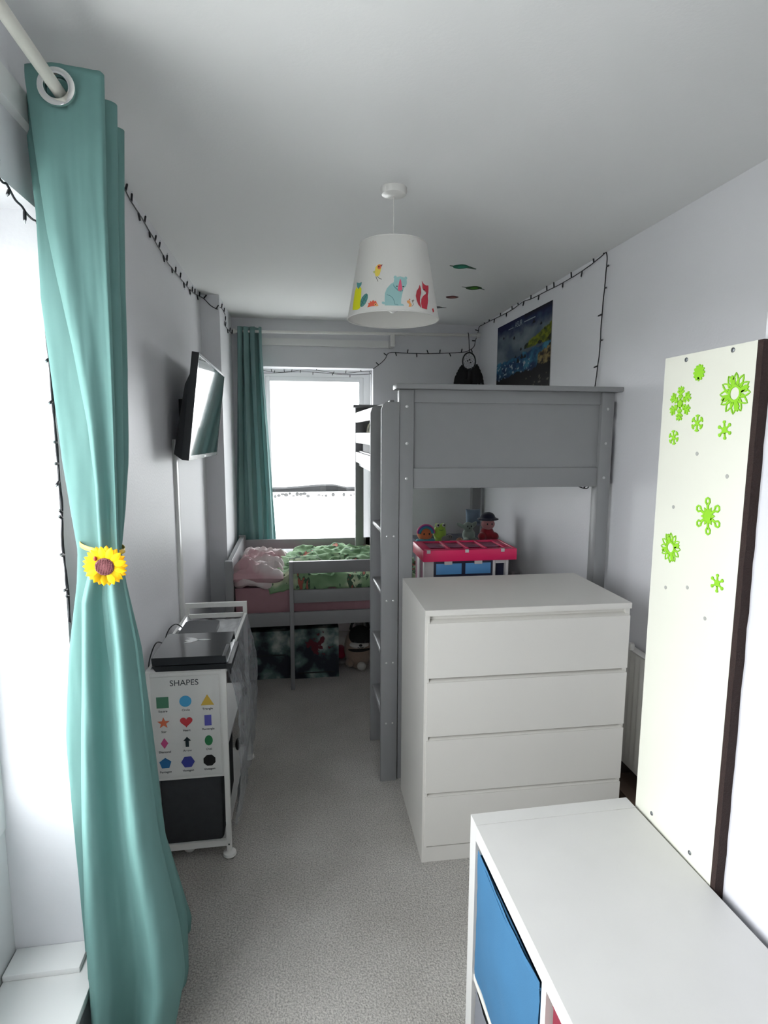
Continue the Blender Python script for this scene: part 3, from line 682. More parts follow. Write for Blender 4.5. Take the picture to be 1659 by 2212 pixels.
# grey rabbit
p = tp(1010, 1140); t = toy('rabbit_plush', 'grey green floppy eared rabbit soft toy', p.x, 3.82)
M_gg = plush(srgb(135,150,140), 'greygreen'); b = MB()
b.ell((p.x,3.82,TZ+.045), .045,.04,.05).ell((p.x-.012,3.80,TZ+.105), .036,.033,.034).ell((p.x-.065,3.80,TZ+.115), .036,.014,.015, M=Matrix.Rotation(.5,4,'Y')).ell((p.x+.03,3.80,TZ+.12), .03,.014,.015, M=Matrix.Rotation(-.8,4,'Y')).ell((p.x-.03,3.775,TZ+.015), .022,.035,.016).ell((p.x+.035,3.775,TZ+.015), .022,.035,.016)
remesh_part(b, 'body', M_gg, t)
for s_ in (-.024,.002): MB().ell((p.x+s_,3.768,TZ+.112), .0045,.003,.006, 10, 8).build('eye', M_black, t)
MB().ell((p.x-.011,3.766,TZ+.100), .005,.003,.004, 10, 8).build('nose', M_black, t)
# blue cushion
pillow('small_cushion', plush(srgb(120,140,160), 'paleblue'), tp(1022, 1118, 3.93), .055, .062, .026, 0, 'small pale blue square cushion standing behind the soft toys', .003, 9, tilt=PI/2-.15, cat='cushion')
# toy with a navy hat
p = tp(1052, 1145); t = toy('hat_plush', 'soft toy with a pink face and a floppy navy hat by the right wall', p.x, 3.84)
b = MB(); b.ell((p.x,3.85,TZ+.045), .05,.045,.055).ell((p.x-.045,3.82,TZ+.03), .03,.03,.03).ell((p.x+.045,3.82,TZ+.03), .03,.03,.03)
remesh_part(b, 'body', plush(srgb(150,30,45), 'red'), t)
MB().ell((p.x,3.835,TZ+.115), .048,.042,.04, 20, 14).build('head', plush(srgb(190,130,130), 'pinkface'), t)
b = MB(); b.ell((p.x,3.84,TZ+.165), .05,.048,.035).ell((p.x,3.838,TZ+.150), .078,.065,.012)
remesh_part(b, 'hat', plush(srgb(24,28,52), 'navy'), t)
for s_ in (-.016,.016): MB().ell((p.x+s_,3.795,TZ+.12), .005,.004,.007, 10, 8).build('eye', M_black, t)
# grey cat-like
p = tp(960, 1155); t = toy('grey_plush', 'small grey soft toy lying beside the frog', p.x, 3.80)
b = MB(); b.ell((p.x,3.80,TZ+.022), .035,.03,.024).ell((p.x+.022,3.79,TZ+.038), .022,.02,.02)
remesh_part(b, 'body', plush(srgb(120,118,116), 'grey'), t)
for s_ in (.016,.03): MB().ell((p.x+s_,3.771,TZ+.042), .003,.002,.004, 8, 6).build('eye', M_black, t)
p = tp(985, 1165); t = toy('ball_plush', 'small peach coloured soft ball in front of the rabbit', p.x, 3.76)
MB().ell((p.x,3.76,TZ+.018), .024,.022,.02, 16, 12).build('ball', plush(srgb(190,140,110), 'peachball'), t)
MB().tube([(p.x+.0245*math.cos(a), 3.76+.0225*math.sin(a), TZ+.018) for a in [2*PI*i/24 for i in range(24)]], .0015, 6, closed=True).build('seam', plush(srgb(150,100,80), 'seam'), t)

# ------------------------------------------------------------------ trolley with the shapes poster
tr = thing('trolley', 'white metal storage trolley with a SHAPES poster on its end', 'trolley', (-.555, 2.115, 0), 0)
TW, TL, TH = .287, .70, .765
sk = .033                                   # the trolley stands slightly askew: local x shifts with y
SK = Matrix(((1, sk, 0, 0), (0, 1, 0, 0), (0, 0, 1, 0), (0, 0, 0, 1)))
def tb(name, m, x0, x1, y0, y1, z0, z1, bevel=.0015, parent=None):
    return MB().box(x0, x1, y0, y1, z0, z1, SK).build(name, m, parent or tr, local=True, bevel=bevel)
for x in (0, TW-.018):
    for y in (0, TL-.018): tb('leg', M_white, x, x+.018, y, y+.018, .028, TH if y == 0 else TH+.055, .003)
tb('end_panel', M_white, .018, TW-.018, .004, .012, .338, TH-.004)
MB().tube([SK @ Vector(p) for p in ((.004,.009,TH),(TW-.004,.009,TH))], .009, 10).build('top_rim', M_white, tr, local=True)
tb('bottom_rail', M_white, .018, TW-.018, .002, .016, .048, .072)
tb('handle_bar', M_white, .018, TW-.018, TL-.018, TL, TH+.033, TH+.055, .003)
tb('side_rim', M_white, 0, .012, .018, TL-.018, TH-.02, TH); tb('side_rim', M_white, TW-.012, TW, .018, TL-.018, TH-.02, TH)
tb('far_rim', M_white, .018, TW-.018, TL-.014, TL-.002, TH-.02, TH)
M_foil = mat('shiny_tray_lining', (.70,.71,.72), .22, .35, bump=.5, bump_scale=18)
b = MB()
def tray(u, v):
    x = lerp(.012, TW-.012, u); y = lerp(.018, TL-.018, v); e = min(u, 1-u)*TW; k = max(0, 1-e/.03)
    return SK @ Vector((x, y, TH-.028+.026*k*k+.0035*fbm((x*28, y*12, 0), 4)))
b.grid(30, 50, tray); b.build('tray_lining', M_foil, tr, local=True)
for z in (.40, .06): tb('shelf', M_white, .018, TW-.018, .018, TL-.018, z, z+.012)
M_darkfab = mat('charcoal_fabric', (.030,.032,.035), .9, noise_amt=.2, noise_scale=40, bump=.2, bump_scale=500)
fb = thing('fabric_bin', 'charcoal fabric bin on the bottom shelf of the white trolley', 'bin', (-.40, 2.30, .073))
bb = MB().box(-.118, .10, -.175, .2, .002, .262); bm_ = bb.bm
bmesh.ops.delete(bm_, geom=[f for f in bm_.faces if all(v.co.z > .2 for v in f.verts)], context='FACES')
o = bb.build('body', M_darkfab, fb, local=True, bevel=.01); o.modifiers.new('s', 'SOLIDIFY').thickness = -.004
MB().tube([(-.118,-.175,.262),(.10,-.175,.262),(.10,.2,.262),(-.118,.2,.262)], .004, 6, closed=True).build('hem', M_darkfab, fb, local=True)
# casters
for x, y in ((.009,.009),(TW-.009,.009),(.009,TL-.009),(TW-.009,TL-.009)):
    p = SK @ Vector((x, y, 0)); MB().lathe([(.004,.03),(.008,.026),(.024,.018),(.026,.008),(.018,.0)], 20, Matrix.Translation(p)).build('foot', M_white, tr, local=True)
p = SK @ Vector((.12, .05, .026)); MB().ell(p, .024, .012, .026, 18, 12).build('caster_wheel', M_white, tr, local=True)
MB().lathe([(.003,0),(.003,.002),(.001,.003)], 10, frame_M(SK @ Vector((TW-.009,0,.055)), (1,0,0), (0,0,1), (0,-1,0))).build('screw', M_black, tr, local=True)
# poster, printed with shapes and words
ps = thing('shapes_poster', 'white SHAPES poster with twelve coloured shapes on the trolley end', 'poster', (-.412, 2.116, .36))
PB = mat('poster_paper', (.66,.655,.63), .55)
MB().box(-.128, .118, 0, .0014, -.012, .385).build('paper', PB, ps, local=True)
M_ink = mat('dark_grey_ink', (.035,.042,.045), .6)
def pM(x, z, d=0): return frame_M((x, -.0003-d, z), (1,0,0), (0,0,1), (0,-1,0))
def word(s, x, z, size):
    me = text(s, size); me.materials.clear(); me.materials.append(M_ink); put(me, 'lettering', ps, pM(x, z))
word('SHAPES', -.006, .350, .031)
sq = lambda a, c: [(-a,-c),(a,-c),(a,c),(-a,c)]
star = [((.023 if i % 2 == 0 else .0095)*math.cos(PI/2+i*PI/5), (.023 if i % 2 == 0 else .0095)*math.sin(PI/2+i*PI/5)) for i in range(10)]
heart = [(.0014*16*math.sin(t)**3, .0014*(13*math.cos(t)-5*math.cos(2*t)-2*math.cos(3*t)-math.cos(4*t))) for t in [2*PI*i/40 for i in range(40)]][::-1]
arrow = [(-.006,-.02),(.006,-.02),(.006,.004),(.014,.004),(0,.02),(-.014,.004),(-.006,.004)]
oval = [(.0145*math.cos(2*PI*i/30), .020*math.sin(2*PI*i/30)) for i in range(30)]
SHP = [('Square', sq(.0215,.0215), (75,128,100)), ('Circle', poly(32,.0215), (72,160,205)), ('Triangle', [(-.024,-.02),(.024,-.02),(0,.022)], (205,170,70)),
       ('Star', star, (205,105,70)), ('Heart', heart, (200,62,68)), ('Rectangle', sq(.0125,.0205), (85,85,165)),
       ('Diamond', [(0,-.021),(.0135,0),(0,.021),(-.0135,0)], (190,75,125)), ('Arrow', arrow, (12,34,40)), ('Oval', oval, (35,115,68)),
       ('Pentagon', poly(5,.0225), (38,105,160)), ('Hexagon', poly(6,.0245,0), (60,66,150)), ('Octagon', poly(8,.0235,PI/8), (8,8,10))]
for i, (nm, S, c) in enumerate(SHP):
    x = (-.085, -.004, .074)[i % 3]; z = .288-.080*(i//3)
    b = MB(); b.prism(S, .0006, pM(x, z)); b.build(nm.lower()+'_print', mat('ink_'+nm.lower(), srgb(*c), .6), ps, local=True, smooth=False)
    word(nm, x, z-.038, .0115)
# clear plastic sheet hanging down the trolley side
m = bpy.data.materials.new('clear_plastic_film'); m.use_nodes = True; nt = m.node_tree; nt.nodes.clear()
o_ = nt.nodes.new('ShaderNodeOutputMaterial'); t_ = nt.nodes.new('ShaderNodeBsdfTransparent'); g_ = nt.nodes.new('ShaderNodeBsdfGlossy'); d_ = nt.nodes.new('ShaderNodeBsdfDiffuse')
g_.inputs['Roughness'].default_value = .12; g_.inputs[0].default_value = (.85,.87,.9,1); d_.inputs[0].default_value = (.55,.57,.6,1); t_.inputs[0].default_value = (.8,.82,.84,1)
x1_ = nt.nodes.new('ShaderNodeMixShader'); x1_.inputs[0].default_value = .45; x2_ = nt.nodes.new('ShaderNodeMixShader'); x2_.inputs[0].default_value = .62
nt.links.new(g_.outputs[0], x1_.inputs[1]); nt.links.new(d_.outputs[0], x1_.inputs[2]); nt.links.new(t_.outputs[0], x2_.inputs[1]); nt.links.new(x1_.outputs[0], x2_.inputs[2]); nt.links.new(x2_.outputs[0], o_.inputs[0])
M_film = m
b = MB()
def film(u, v):
    y = lerp(.02, TL-.005, u); z = lerp(TH-.005, .11, v)
    bulge = .018+.02*math.sin(PI*min(1, v*1.1))+.014*fbm((y*9, z*7, 2), 4)+.010*abs(fbm((y*22, z*5, 5), 3))
    return SK @ Vector((TW+.001+max(.001, bulge*min(1, v*6)), y, z))
b.grid(70, 70, film); b.build('plastic_film', M_film, tr, local=True)
# dark pouches behind the film
for k, (y, z) in enumerate(((.30,.30),(.45,.24),(.56,.42))):
    MB().ell(SK @ Vector((TW-.006, y, z)), .012, .035, .022, 14, 8).build('bag_clip', M_black, tr, local=True)

# ------------------------------------------------------------------ console and set-top box on the trolley
cs = thing('games_console', 'black games console with a white emblem lying on the trolley', 'games console', (-.390, 2.218, .7745), -.02)
M_gl = mat('glossy_black', (.012,.014,.016), .16, spec=.45); M_mt = mat('matte_black', (.014,.016,.019), .45)
CW, CD = .130, .131
def wedge(x0, x1, y0, y1, z0, z1, s=.012):
    return [(x0+s,y0+s*.6,z0),(x1+.002,y0+s*.6,z0),(x1+.002,y1,z0),(x0+s,y1,z0),(x0,y0,z1),(x1,y0,z1),(x1,y1,z1),(x0,y1,z1)]
MB().hexa(wedge(-CW, CW, -CD, CD, 0, .022)).build('lower_body', M_mt, cs, local=True, bevel=.001)
MB().hexa(wedge(-CW, CW, -CD, -.006, .026, .053, .002)).build('upper_body', M_mt, cs, local=True, bevel=.001)
MB().hexa(wedge(-CW, CW, -.004, CD, .026, .053, .002)).build('upper_body', M_gl, cs, local=True, bevel=.001)
bx('top_plate', M_gl, cs, -CW+.001, CW-.012, -CD+.001, -.0062, .0531, .0542, 0, True)
bx('light_strip', mat('grey_strip', (.5,.51,.53), .3), cs, CW+.0005, CW+.006, -CD+.01, CD-.02, .0235, .0275, .0005, True)
bx('front_fascia', M_mt, cs, CW+.0005, CW+.02, -CD+.004, CD-.03, .001, .021, .002, True)
M_emb = mat('white_emblem', (.85,.85,.85), .5)
def eM(x, y): return frame_M((x, y, .0531), (1,0,0), (0,1,0), (0,0,1))
def petal_em(a, l0, l1, w):
    pts = [(l0, 0)]+[(lerp(l0,l1,t), w*math.sin(PI*t)**.8) for t in (.15,.3,.5,.7,.85)]+[(l1,0)]+[(lerp(l0,l1,t), -w*math.sin(PI*t)**.8) for t in (.85,.7,.5,.3,.15)]
    return [(x*math.cos(a)-y*math.sin(a), x*math.sin(a)+y*math.cos(a)) for x, y in pts]
for k, (a, l0, l1, w) in enumerate(((PI-.52,.004,.058,.010),(PI,.010,.052,.009),(PI+.52,.004,.058,.010),(0,-.006,.046,.006))):
    b = MB(); b.prism(petal_em(a, l0, l1, w), .0006+.0001*k, eM(.004, .048)); b.build('emblem', M_emb, cs, local=True, smooth=False)
sb = thing('set_top_box', 'small dark grey square media box on the foil tray behind the console', 'media box', (-.432, 2.57, .748), -.03)
rr = lambda w, d, r, n=6: [(sx*(w-r)+r*math.cos(a), sy*(d-r)+r*math.sin(a)) for sx, sy, a0 in ((1,1,0),(-1,1,PI/2),(-1,-1,PI),(1,-1,3*PI/2)) for a in [a0+PI/2*i/n for i in range(n+1)]]
MB().prism(rr(.075,.105,.028), .022, Matrix.Translation((0,0,.006))).build('body', mat('dark_grey_plastic', (.05,.052,.058), .6), sb, local=True, bevel=.003)
MB().prism(rr(.068,.098,.026), .006).build('rubber_base', M_black, sb, local=True)
def cable(name, label, pts, r=.0025, m=None):
    o = MB().tube(catmull([Vector(p) for p in pts], 8), r, 8).build(name, m or M_blackwire); return tag(o, label, 'cable')
cable('power_cable', 'black cables looping behind the media box at the wall', ((-.505,2.60,.765),(-.53,2.56,.80),(-.55,2.50,.79),(-.555,2.45,.74),(-.556,2.42,.6)))
cable('power_cable', 'black cable behind the left side of the games console', ((-.522,2.34,.785),(-.545,2.28,.82),(-.556,2.22,.79),(-.557,2.18,.74),(-.557,2.17,.6)))
cable('controller_strap', 'short black strap hanging from the console front corner', ((-.262,2.15,.765),(-.256,2.165,.74),(-.262,2.18,.70)), .003)

# ------------------------------------------------------------------ television, conduit
tv = thing('television', 'flat black television tilted on a bracket high on the left wall', 'television', (-.50, 3.15, 1.5))
nb, nt_, fb_, ft = Vector((-.483,2.77,1.504)), Vector((-.42,2.77,1.99)), Vector((-.483,3.74,1.495)), Vector((-.42,3.74,1.985))
nrm = (fb_-nb).cross(nt_-nb).normalized()
if nrm.x < 0: nrm = -nrm
ey = (fb_-nb).normalized(); ez = (nrm.cross(ey)).normalized(); ez = ez if ez.z > 0 else -ez
TVM = frame_M(nb, ey, ez, nrm); tw, th = (fb_-nb).length, (nt_-nb).length
WMi = WM[tv.name].inverted()
def tvb(name, m, x0, x1, y0, y1, z0, z1, bevel=.001): return MB().box(x0, x1, y0, y1, z0, z1, WMi @ TVM).build(name, m, tv, local=True, bevel=bevel)
M_scr = mat('tv_screen_glass', (.02,.024,.026), .07, coat=.8, spec=.8)
tvb('casing', M_mt, 0, tw, 0, th, -.032, -.002, .002)
tvb('screen', M_scr, .012, tw-.012, .02, th-.012, -.0025, -.0012, 0)
M_bez = mat('tv_bezel', (.05,.052,.055), .2)
tvb('bezel', M_bez, 0, tw, 0, .02, -.003, 0); tvb('bezel', M_bez, 0, tw, th-.012, th, -.003, 0)
tvb('bezel', M_bez, 0, .012, .02, th-.012, -.003, 0); tvb('bezel', M_bez, tw-.012, tw, .02, th-.012, -.003, 0)
b = MB().hexa([TVM @ Vector(p) for p in ((.0,.0,-.032),(tw-.12,.0,-.032),(tw-.12,th*.80,-.032),(.0,th*.80,-.032),(.03,.02,-.075),(tw-.2,.02,-.075),(tw-.2,th*.70,-.055),(.03,th*.70,-.055))])
b.build('back_housing', M_mt, tv, bevel=.004)
MB().box(-.579, -.50, 3.10, 3.20, 1.66, 1.80).build('wall_bracket', M_mt, tv, bevel=.002)
tvb('logo_bar', M_steel, tw*.47, tw*.53, .006, .010, 0, .0008, 0)
cd = thing('cable_conduit', 'white plastic cable conduit running down the left wall below the television', 'conduit', (-.57, 2.96, 0))
bx('cover', M_trim, cd, -.579, -.566, 2.915, 2.975, .111, 1.60, .003); bx('back_plate', M_trim, cd, -.579, -.5755, 2.905, 2.985, .111, 1.60, .001)

# ------------------------------------------------------------------ pendant lamp
LC = Vector((.362, 2.17, 0)); Z0, Z1, R0, R1 = 2.045, 2.303, .1665, .121
lp = thing('pendant_lamp', 'white drum lampshade with animal prints hanging from the ceiling', 'lamp', (LC.x, LC.y, ZC))
M_shade = mat('white_shade_paper', (.78,.77,.74), .8, trans=.2, noise_amt=.02, noise_scale=120)
T = Matrix.Translation((LC.x, LC.y, 0))
MB().lathe([(.047,ZC),(.047,ZC-.012),(.043,ZC-.022),(.03,ZC-.027),(.004,ZC-.028)], 32, T).build('ceiling_rose', M_white, lp)
MB().lathe([(.0025,2.22),(.0025,ZC-.027)], 10, T).build('cord', M_white, lp)
b = MB().lathe([(R0,Z0),(R1,Z1),(R1-.002,Z1),(R0-.002,Z0)], 96, T, False, False)
bm_ = b.bm; sh_ = b.build('shade', M_shade, lp)
for r, z in ((R0-.0005,Z0),(R1-.0005,Z1)):
    MB().tube([(LC.x+r*math.cos(a), LC.y+r*math.sin(a), z) for a in [2*PI*i/96 for i in range(96)]], .0026, 8, closed=True).build('rim_ring', M_shade, lp)
MB().lathe([(.014,2.15),(.017,2.17),(.017,2.215),(.012,2.235)], 20, T).build('lamp_holder', M_white, lp)
for k in range(3):
    a = 2*PI*k/3+.4; MB().tube([(LC.x+.015*math.cos(a),LC.y+.015*math.sin(a),2.215),(LC.x+(R1-.003)*math.cos(a),LC.y+(R1-.003)*math.sin(a),2.296)], .0015, 6).build('spider_arm', M_steel, lp)
MB().lathe([(.004,2.148),(.014,2.14),(.028,2.115),(.03,2.098),(.02,2.076),(.004,2.068)], 20, T).build('bulb', mat('bulb_glass', (.8,.8,.78), .2), lp)
def cone_hit(px, py):
    d = ray(px, py); o = CAM; k = (R1-R0)/(Z1-Z0)
    lo = None; t = 1.6
    def g(t):
        p = o+d*t; return math.hypot(p.x-LC.x, p.y-LC.y)-(R0+k*(p.z-Z0))
    a = t; 
    while a < 2.6 and g(a) > 0: a += .004
    if a >= 2.6:   # grazing: nearest approach
        a = min([1.6+.002*i for i in range(500)], key=g)
    else:
        lo, hi = a-.004, a
        for _ in range(30):
            m_ = (lo+hi)/2
            if g(m_) > 0: lo = m_
            else: hi = m_
        a = hi
    p = o+d*a; q = Vector((p.x-LC.x, p.y-LC.y, 0)).normalized(); r = R0+k*(p.z-Z0)
    return q, r, p.z
def cone_pt(az, z, off): 
    r = R0+(R1-R0)/(Z1-Z0)*(z-Z0)+off; return Vector((LC.x+r*math.cos(az), LC.y+r*math.sin(az), z))
def pz(x, y): return (740+x*220/1659, 500+y*220/1659)
def shade_print(name, pts, col, off):
    uv = []
    for x, y in pts:
        q, r, z = cone_hit(*pz(x, y)); uv.append((math.atan2(q.y, q.x), z))
    bm = bmesh.new(); vs_ = [bm.verts.new((a, z*6, 0)) for a, z in uv]; bm.faces.new(vs_)
    bmesh.ops.triangulate(bm, faces=bm.faces)
    for _ in range(3):
        es = [e for e in bm.edges if e.calc_length() > .09]
        if not es: break
        bmesh.ops.subdivide_edges(bm, edges=es, cuts=1, use_grid_fill=False); bmesh.ops.triangulate(bm, faces=bm.faces)
    for v in bm.verts: v.co = WM[lp.name].inverted() @ cone_pt(v.co.x, v.co.y/6, off)
    me = bpy.data.meshes.new(name); bm.to_mesh(me); bm.free(); me.materials.append(mat('print_'+name, srgb(*col), .75))
    o = bpy.data.objects.new(name, me); COL.objects.link(o); o.parent = sh_; WM[o.name] = WM[lp.name]
    return o
def blob(cx, cy, rx, ry, n=18, rot=0):
    return [(cx+rx*math.cos(t)*math.cos(rot)-ry*math.sin(t)*math.sin(rot), cy+rx*math.cos(t)*math.sin(rot)+ry*math.sin(t)*math.cos(rot)) for t in [2*PI*i/n for i in range(n)]]
def stroke(pts, w):
    P = [Vector((*p, 0)) for p in pts]; l, r = [], []
    for i, p in enumerate(P):
        d = (P[min(i+1,len(P)-1)]-P[max(i-1,0)]).normalized(); n = Vector((-d.y, d.x, 0))*w/2; l.append(((p+n).x,(p+n).y)); r.append(((p-n).x,(p-n).y))
    return l+r[::-1]
O1, O2, O3 = .0006, .0010, .0014
shade_print('bear_print', [(690,1205),(685,1120),(690,1010),(720,930),(780,860),(835,825),(838,780),(850,760),(880,745),(940,733),(990,745),(1025,765),(1045,800),(1045,850),(1030,895),(1000,918),(985,960),(970,1030),(955,1100),(952,1175),(985,1185),(1005,1210),(900,1210)], (150,190,190), O1)
shade_print('bear_ear_print', blob(858,748,26,28), (150,190,190), O1); shade_print('bear_ear_print', blob(1028,762,24,28), (150,190,190), O1)
shade_print('bear_tail_print', blob(668,1165,30,22,18,.4), (150,190,190), O1)
shade_print('bear_ruff_print', [(825,850),(845,890),(880,925),(930,950),(975,945),(985,970),(940,985),(890,960),(850,920),(828,890)], (95,150,155), O2)
shade_print('bear_nose_print', [(938,770),(952,800),(965,880),(975,945),(955,975),(930,978),(900,955),(905,900),(922,820)], (222,95,125), O2)
shade_print('bear_nose_print', [(938,770),(945,800),(950,890),(945,940),(928,935),(928,870),(932,800)], (190,25,80), O3)
shade_print('bear_eye_print', blob(884,893,16,7), (20,25,28), O3); shade_print('bear_eye_print', blob(988,898,16,7), (20,25,28), O3)
shade_print('bear_leg_print', stroke([(720,1030),(770,1045),(815,1080),(840,1130),(850,1185),(905,1195)], 8), (85,125,130), O2)
shade_print('fox_tail_print', [(1255,865),(1275,930),(1280,1000),(1262,1070),(1258,1140),(1282,1250),(1235,1195),(1205,1120),(1192,1050),(1205,970),(1238,920)], (178,50,62), O1)
shade_print('fox_body_print', [(1292,1250),(1278,1170),(1282,1100),(1310,1050),(1350,1020),(1362,990),(1320,960),(1302,920),(1298,860),(1288,800),(1320,855),(1360,880),(1395,880),(1398,930),(1395,990),(1385,1050),(1392,1130),(1380,1210),(1372,1270)], (190,48,66), O1)
shade_print('fox_chest_print', [(1298,965),(1322,960),(1358,995),(1350,1020),(1315,1040),(1285,1065),(1290,1010)], (225,222,215), O2)
shade_print('fox_eye_print', blob(1322,946,11,10), (60,15,25), O3)
shade_print('beaver_body_print', [(165,1280),(175,1180),(190,1070),(205,970),(232,900),(245,935),(285,900),(310,930),(305,1040),(295,1150),(285,1250),(240,1278)], (222,222,20), O1)
shade_print('beaver_head_print', [(235,830),(275,840),(318,825),(310,870),(285,905),(262,935),(240,900)], (85,150,150), O2)
shade_print('beaver_tail_print', blob(350,1120,48,118,20,.42), (80,140,135), O1)
shade_print('beaver_tail_line_print', stroke([(395,1030),(345,1120),(300,1215)], 7), (45,85,85), O2)
shade_print('beaver_tail_line_print', stroke([(320,1070),(355,1110),(385,1140)], 6), (45,85,85), O2)
shade_print('beaver_tail_line_print', stroke([(300,1130),(330,1160),(350,1180)], 6), (45,85,85), O2)
shade_print('hedgehog_print', [(405,1238),(425,1190),(418,1165),(445,1165),(450,1132),(478,1145),(500,1115),(515,1140),(545,1130),(555,1160),(575,1190),(565,1220),(530,1215),(470,1220)], (218,92,68), O1)
shade_print('hedgehog_face_print', [(515,1180),(545,1165),(575,1190),(590,1208),(560,1218),(525,1212)], (230,175,120), O2)
shade_print('hedgehog_eye_print', blob(540,1190,9,9), (40,20,20), O3)
shade_print('bird_print', [(540,580),(565,550),(600,530),(630,540),(632,580),(622,640),(605,700),(575,735),(540,730),(528,690),(530,630)], (228,205,90), O1)
shade_print('bird_cheek_print', blob(598,580,30,38), (225,110,75), O2); shade_print('bird_eye_print', blob(594,576,12,14), (70,20,25), O3)
shade_print('bird_beak_print', [(612,548),(655,538),(628,585)], (150,75,80), O2); shade_print('bird_wing_print', [(530,640),(495,655),(515,685),(535,670)], (190,195,120), O2)
shade_print('bird_leg_print', stroke([(545,735),(560,775),(580,815)], 9), (95,95,90), O2); shade_print('bird_leg_print', stroke([(570,735),(600,765),(640,780)], 9), (95,95,90), O2)
shade_print('mouse_print', [(1045,1130),(1075,1120),(1100,1130),(1105,1160),(1125,1185),(1120,1225),(1075,1228),(1085,1180),(1055,1165)], (228,160,95), O1)
shade_print('mouse_ear_print', blob(1090,1108,12,12), (200,130,90), O2)
shade_print('mouse_tail_print', stroke([(1125,1220),(1155,1190),(1140,1155),(1128,1125),(1150,1112),(1163,1130)], 9), (140,130,120), O2)
shade_print('strawberry_print', [(1455,1260),(1475,1250),(1490,1300),(1470,1325)], (190,50,60), O1)

# ------------------------------------------------------------------ near curtain
kl = {'L': [(150,45),(455,80),(640,90),(800,112),(1000,138),(1100,155),(1190,172),(1260,170),(1400,155),(1600,147),(1800,150),(2000,160),(2100,172),(2212,187),(2330,200)],
      'S': [(150,45),(300,66),(410,83),(500,97),(600,118),(740,150),(920,185),(1050,204),(1190,214),(1235,190),(1300,174),(1600,170),(1800,172),(2000,178),(2212,192),(2330,205)],
      'R': [(150,218),(455,226),(640,235),(800,241),(1000,247),(1100,251),(1190,254),(1260,264),(1400,290),(1600,310),(1800,336),(2000,380),(2100,392),(2212,372),(2330,350)],
      'B': [(150,262),(455,263),(640,265),(800,270),(1000,272),(1100,266),(1190,258),(1260,268),(1400,300),(1600,326),(1800,352),(1975,406),(2100,398),(2330,360)]}
ky0 = [(150,1.39),(800,1.40),(1190,1.425),(1400,1.41),(2330,1.37)]
kyd = [(150,.30),(800,.24),(1190,.07),(1300,.10),(1800,.32),(2100,.46),(2330,.46)]
def proj(P):
    d = Vector(P)-CAM; z = d.dot(_F); return W/2+FPX*d.dot(_R)/z, H/2-FPX*d.dot(_U)/z
def xat(k, z, yy, py, mixk=None):
    for _ in range(3):
        px = curve(kl[k], py)
        if mixk: px = lerp(px, curve(kl[mixk], py), .5)
        x = AY(px, py, yy).x; py = proj((x, yy, z))[1]
    return x
def crow(py):
    y0 = curve(ky0, py); d = curve(kyd, py)
    xs = lambda k, yy: AY(curve(kl[k], py), py, yy)
    z = AY(curve(kl['S'], py), py, y0).z
    S = xs('S', y0); R_ = Vector((xat('R', z, y0+.06*d, py), 0, z)); L2 = Vector((xat('L', z, y0+.2*d, py), 0, z))
    rip = curve([(150,.004),(600,.010),(1100,.016),(1190,.012),(1400,.03),(2000,.04),(2330,.05)], py)
    P = []
    for i in range(9):                                    # front panel with rounded folds
        u = i/8; ph = u*PI*(2.0 if py < 1200 else 3.0)+(.6 if py < 1200 else .15)
        P.append(Vector((lerp(S.x, R_.x, u), y0-rip*math.sin(ph)+.02*(1-math.sin(PI*u))*min(1, d/.2), z)))
    P.append(Vector((xat('R', z, y0+.14*d, py), y0+.14*d, z)))
    P.append(Vector((lerp(L2.x, R_.x, .5), y0+.20*d, z))); P.append(Vector((L2.x, y0+.22*d, z))); P.append(Vector((L2.x+.006, y0+.34*d, z)))
    xb_ = xat('R', z, y0+.48*d, py, 'B'); xc_ = xat('B', z, y0+.92*d, py)
    P.append(Vector((lerp(L2.x, xb_, .5), y0+.38*d, z))); P.append(Vector((xb_, y0+.42*d, z))); P.append(Vector((xb_, y0+.54*d, z)))
    P.append(Vector((lerp(L2.x, xb_, .35), y0+.60*d, z))); P.append(Vector((L2.x+.03, y0+.68*d, z)))
    P.append(Vector((lerp(L2.x, xc_, .5), y0+.76*d, z))); P.append(Vector((xc_, y0+.84*d, z))); P.append(Vector((xc_, y0+.94*d, z)))
    P.append(Vector((lerp(L2.x, xc_, .4), y0+1.0*d, z)))
    return catmull(P, 12)
ct = thing('near_curtain', 'long teal eyelet curtain gathered with a sunflower tie beside the near window', 'curtain', (-.47, 1.5, 0))
pys = [128+ (2330-128)*i/150 for i in range(151)]
zmin = .012
rows = [crow(p) for p in pys]
b = MB(); NR = len(rows); NC = len(rows[0])
EY = AY(122, 188, 1.385)
ztop = max(p.z for p in rows[0])
vv = []
for j, r in enumerate(rows):
    line = []
    for i, p in enumerate(r):
        q = p.copy()
        q.z = max(q.z, zmin); q.x = max(q.x, -.534 if q.z < .25 else (XL+.024 if q.z > 2.28 else XL+.006))
        fold = .004*fbm((q.x*20, q.z*2.2, q.y*10))
        line.append(b.bm.verts.new((q.x, q.y+fold*1.2, min(q.z, 2.405))))
    vv.append(line)
for j in range(NR-1):
    if rows[j+1][0].z < zmin and rows[j][0].z < zmin: break
    for i in range(NC-1):
        f = (vv[j][i], vv[j+1][i], vv[j+1][i+1], vv[j][i+1])
        c = (f[0].co+f[2].co)/2
        if i < 110 and math.hypot(c.x-EY.x, c.z-EY.z) < .025: continue
        b.bm.faces.new(f)
bmesh.ops.delete(b.bm, geom=[v for v in b.bm.verts if not v.link_faces], context='VERTS')
cl = b.build('cloth', M_teal, ct, fix=False); cl.modifiers.new('s', 'SOLIDIFY').thickness = .0018
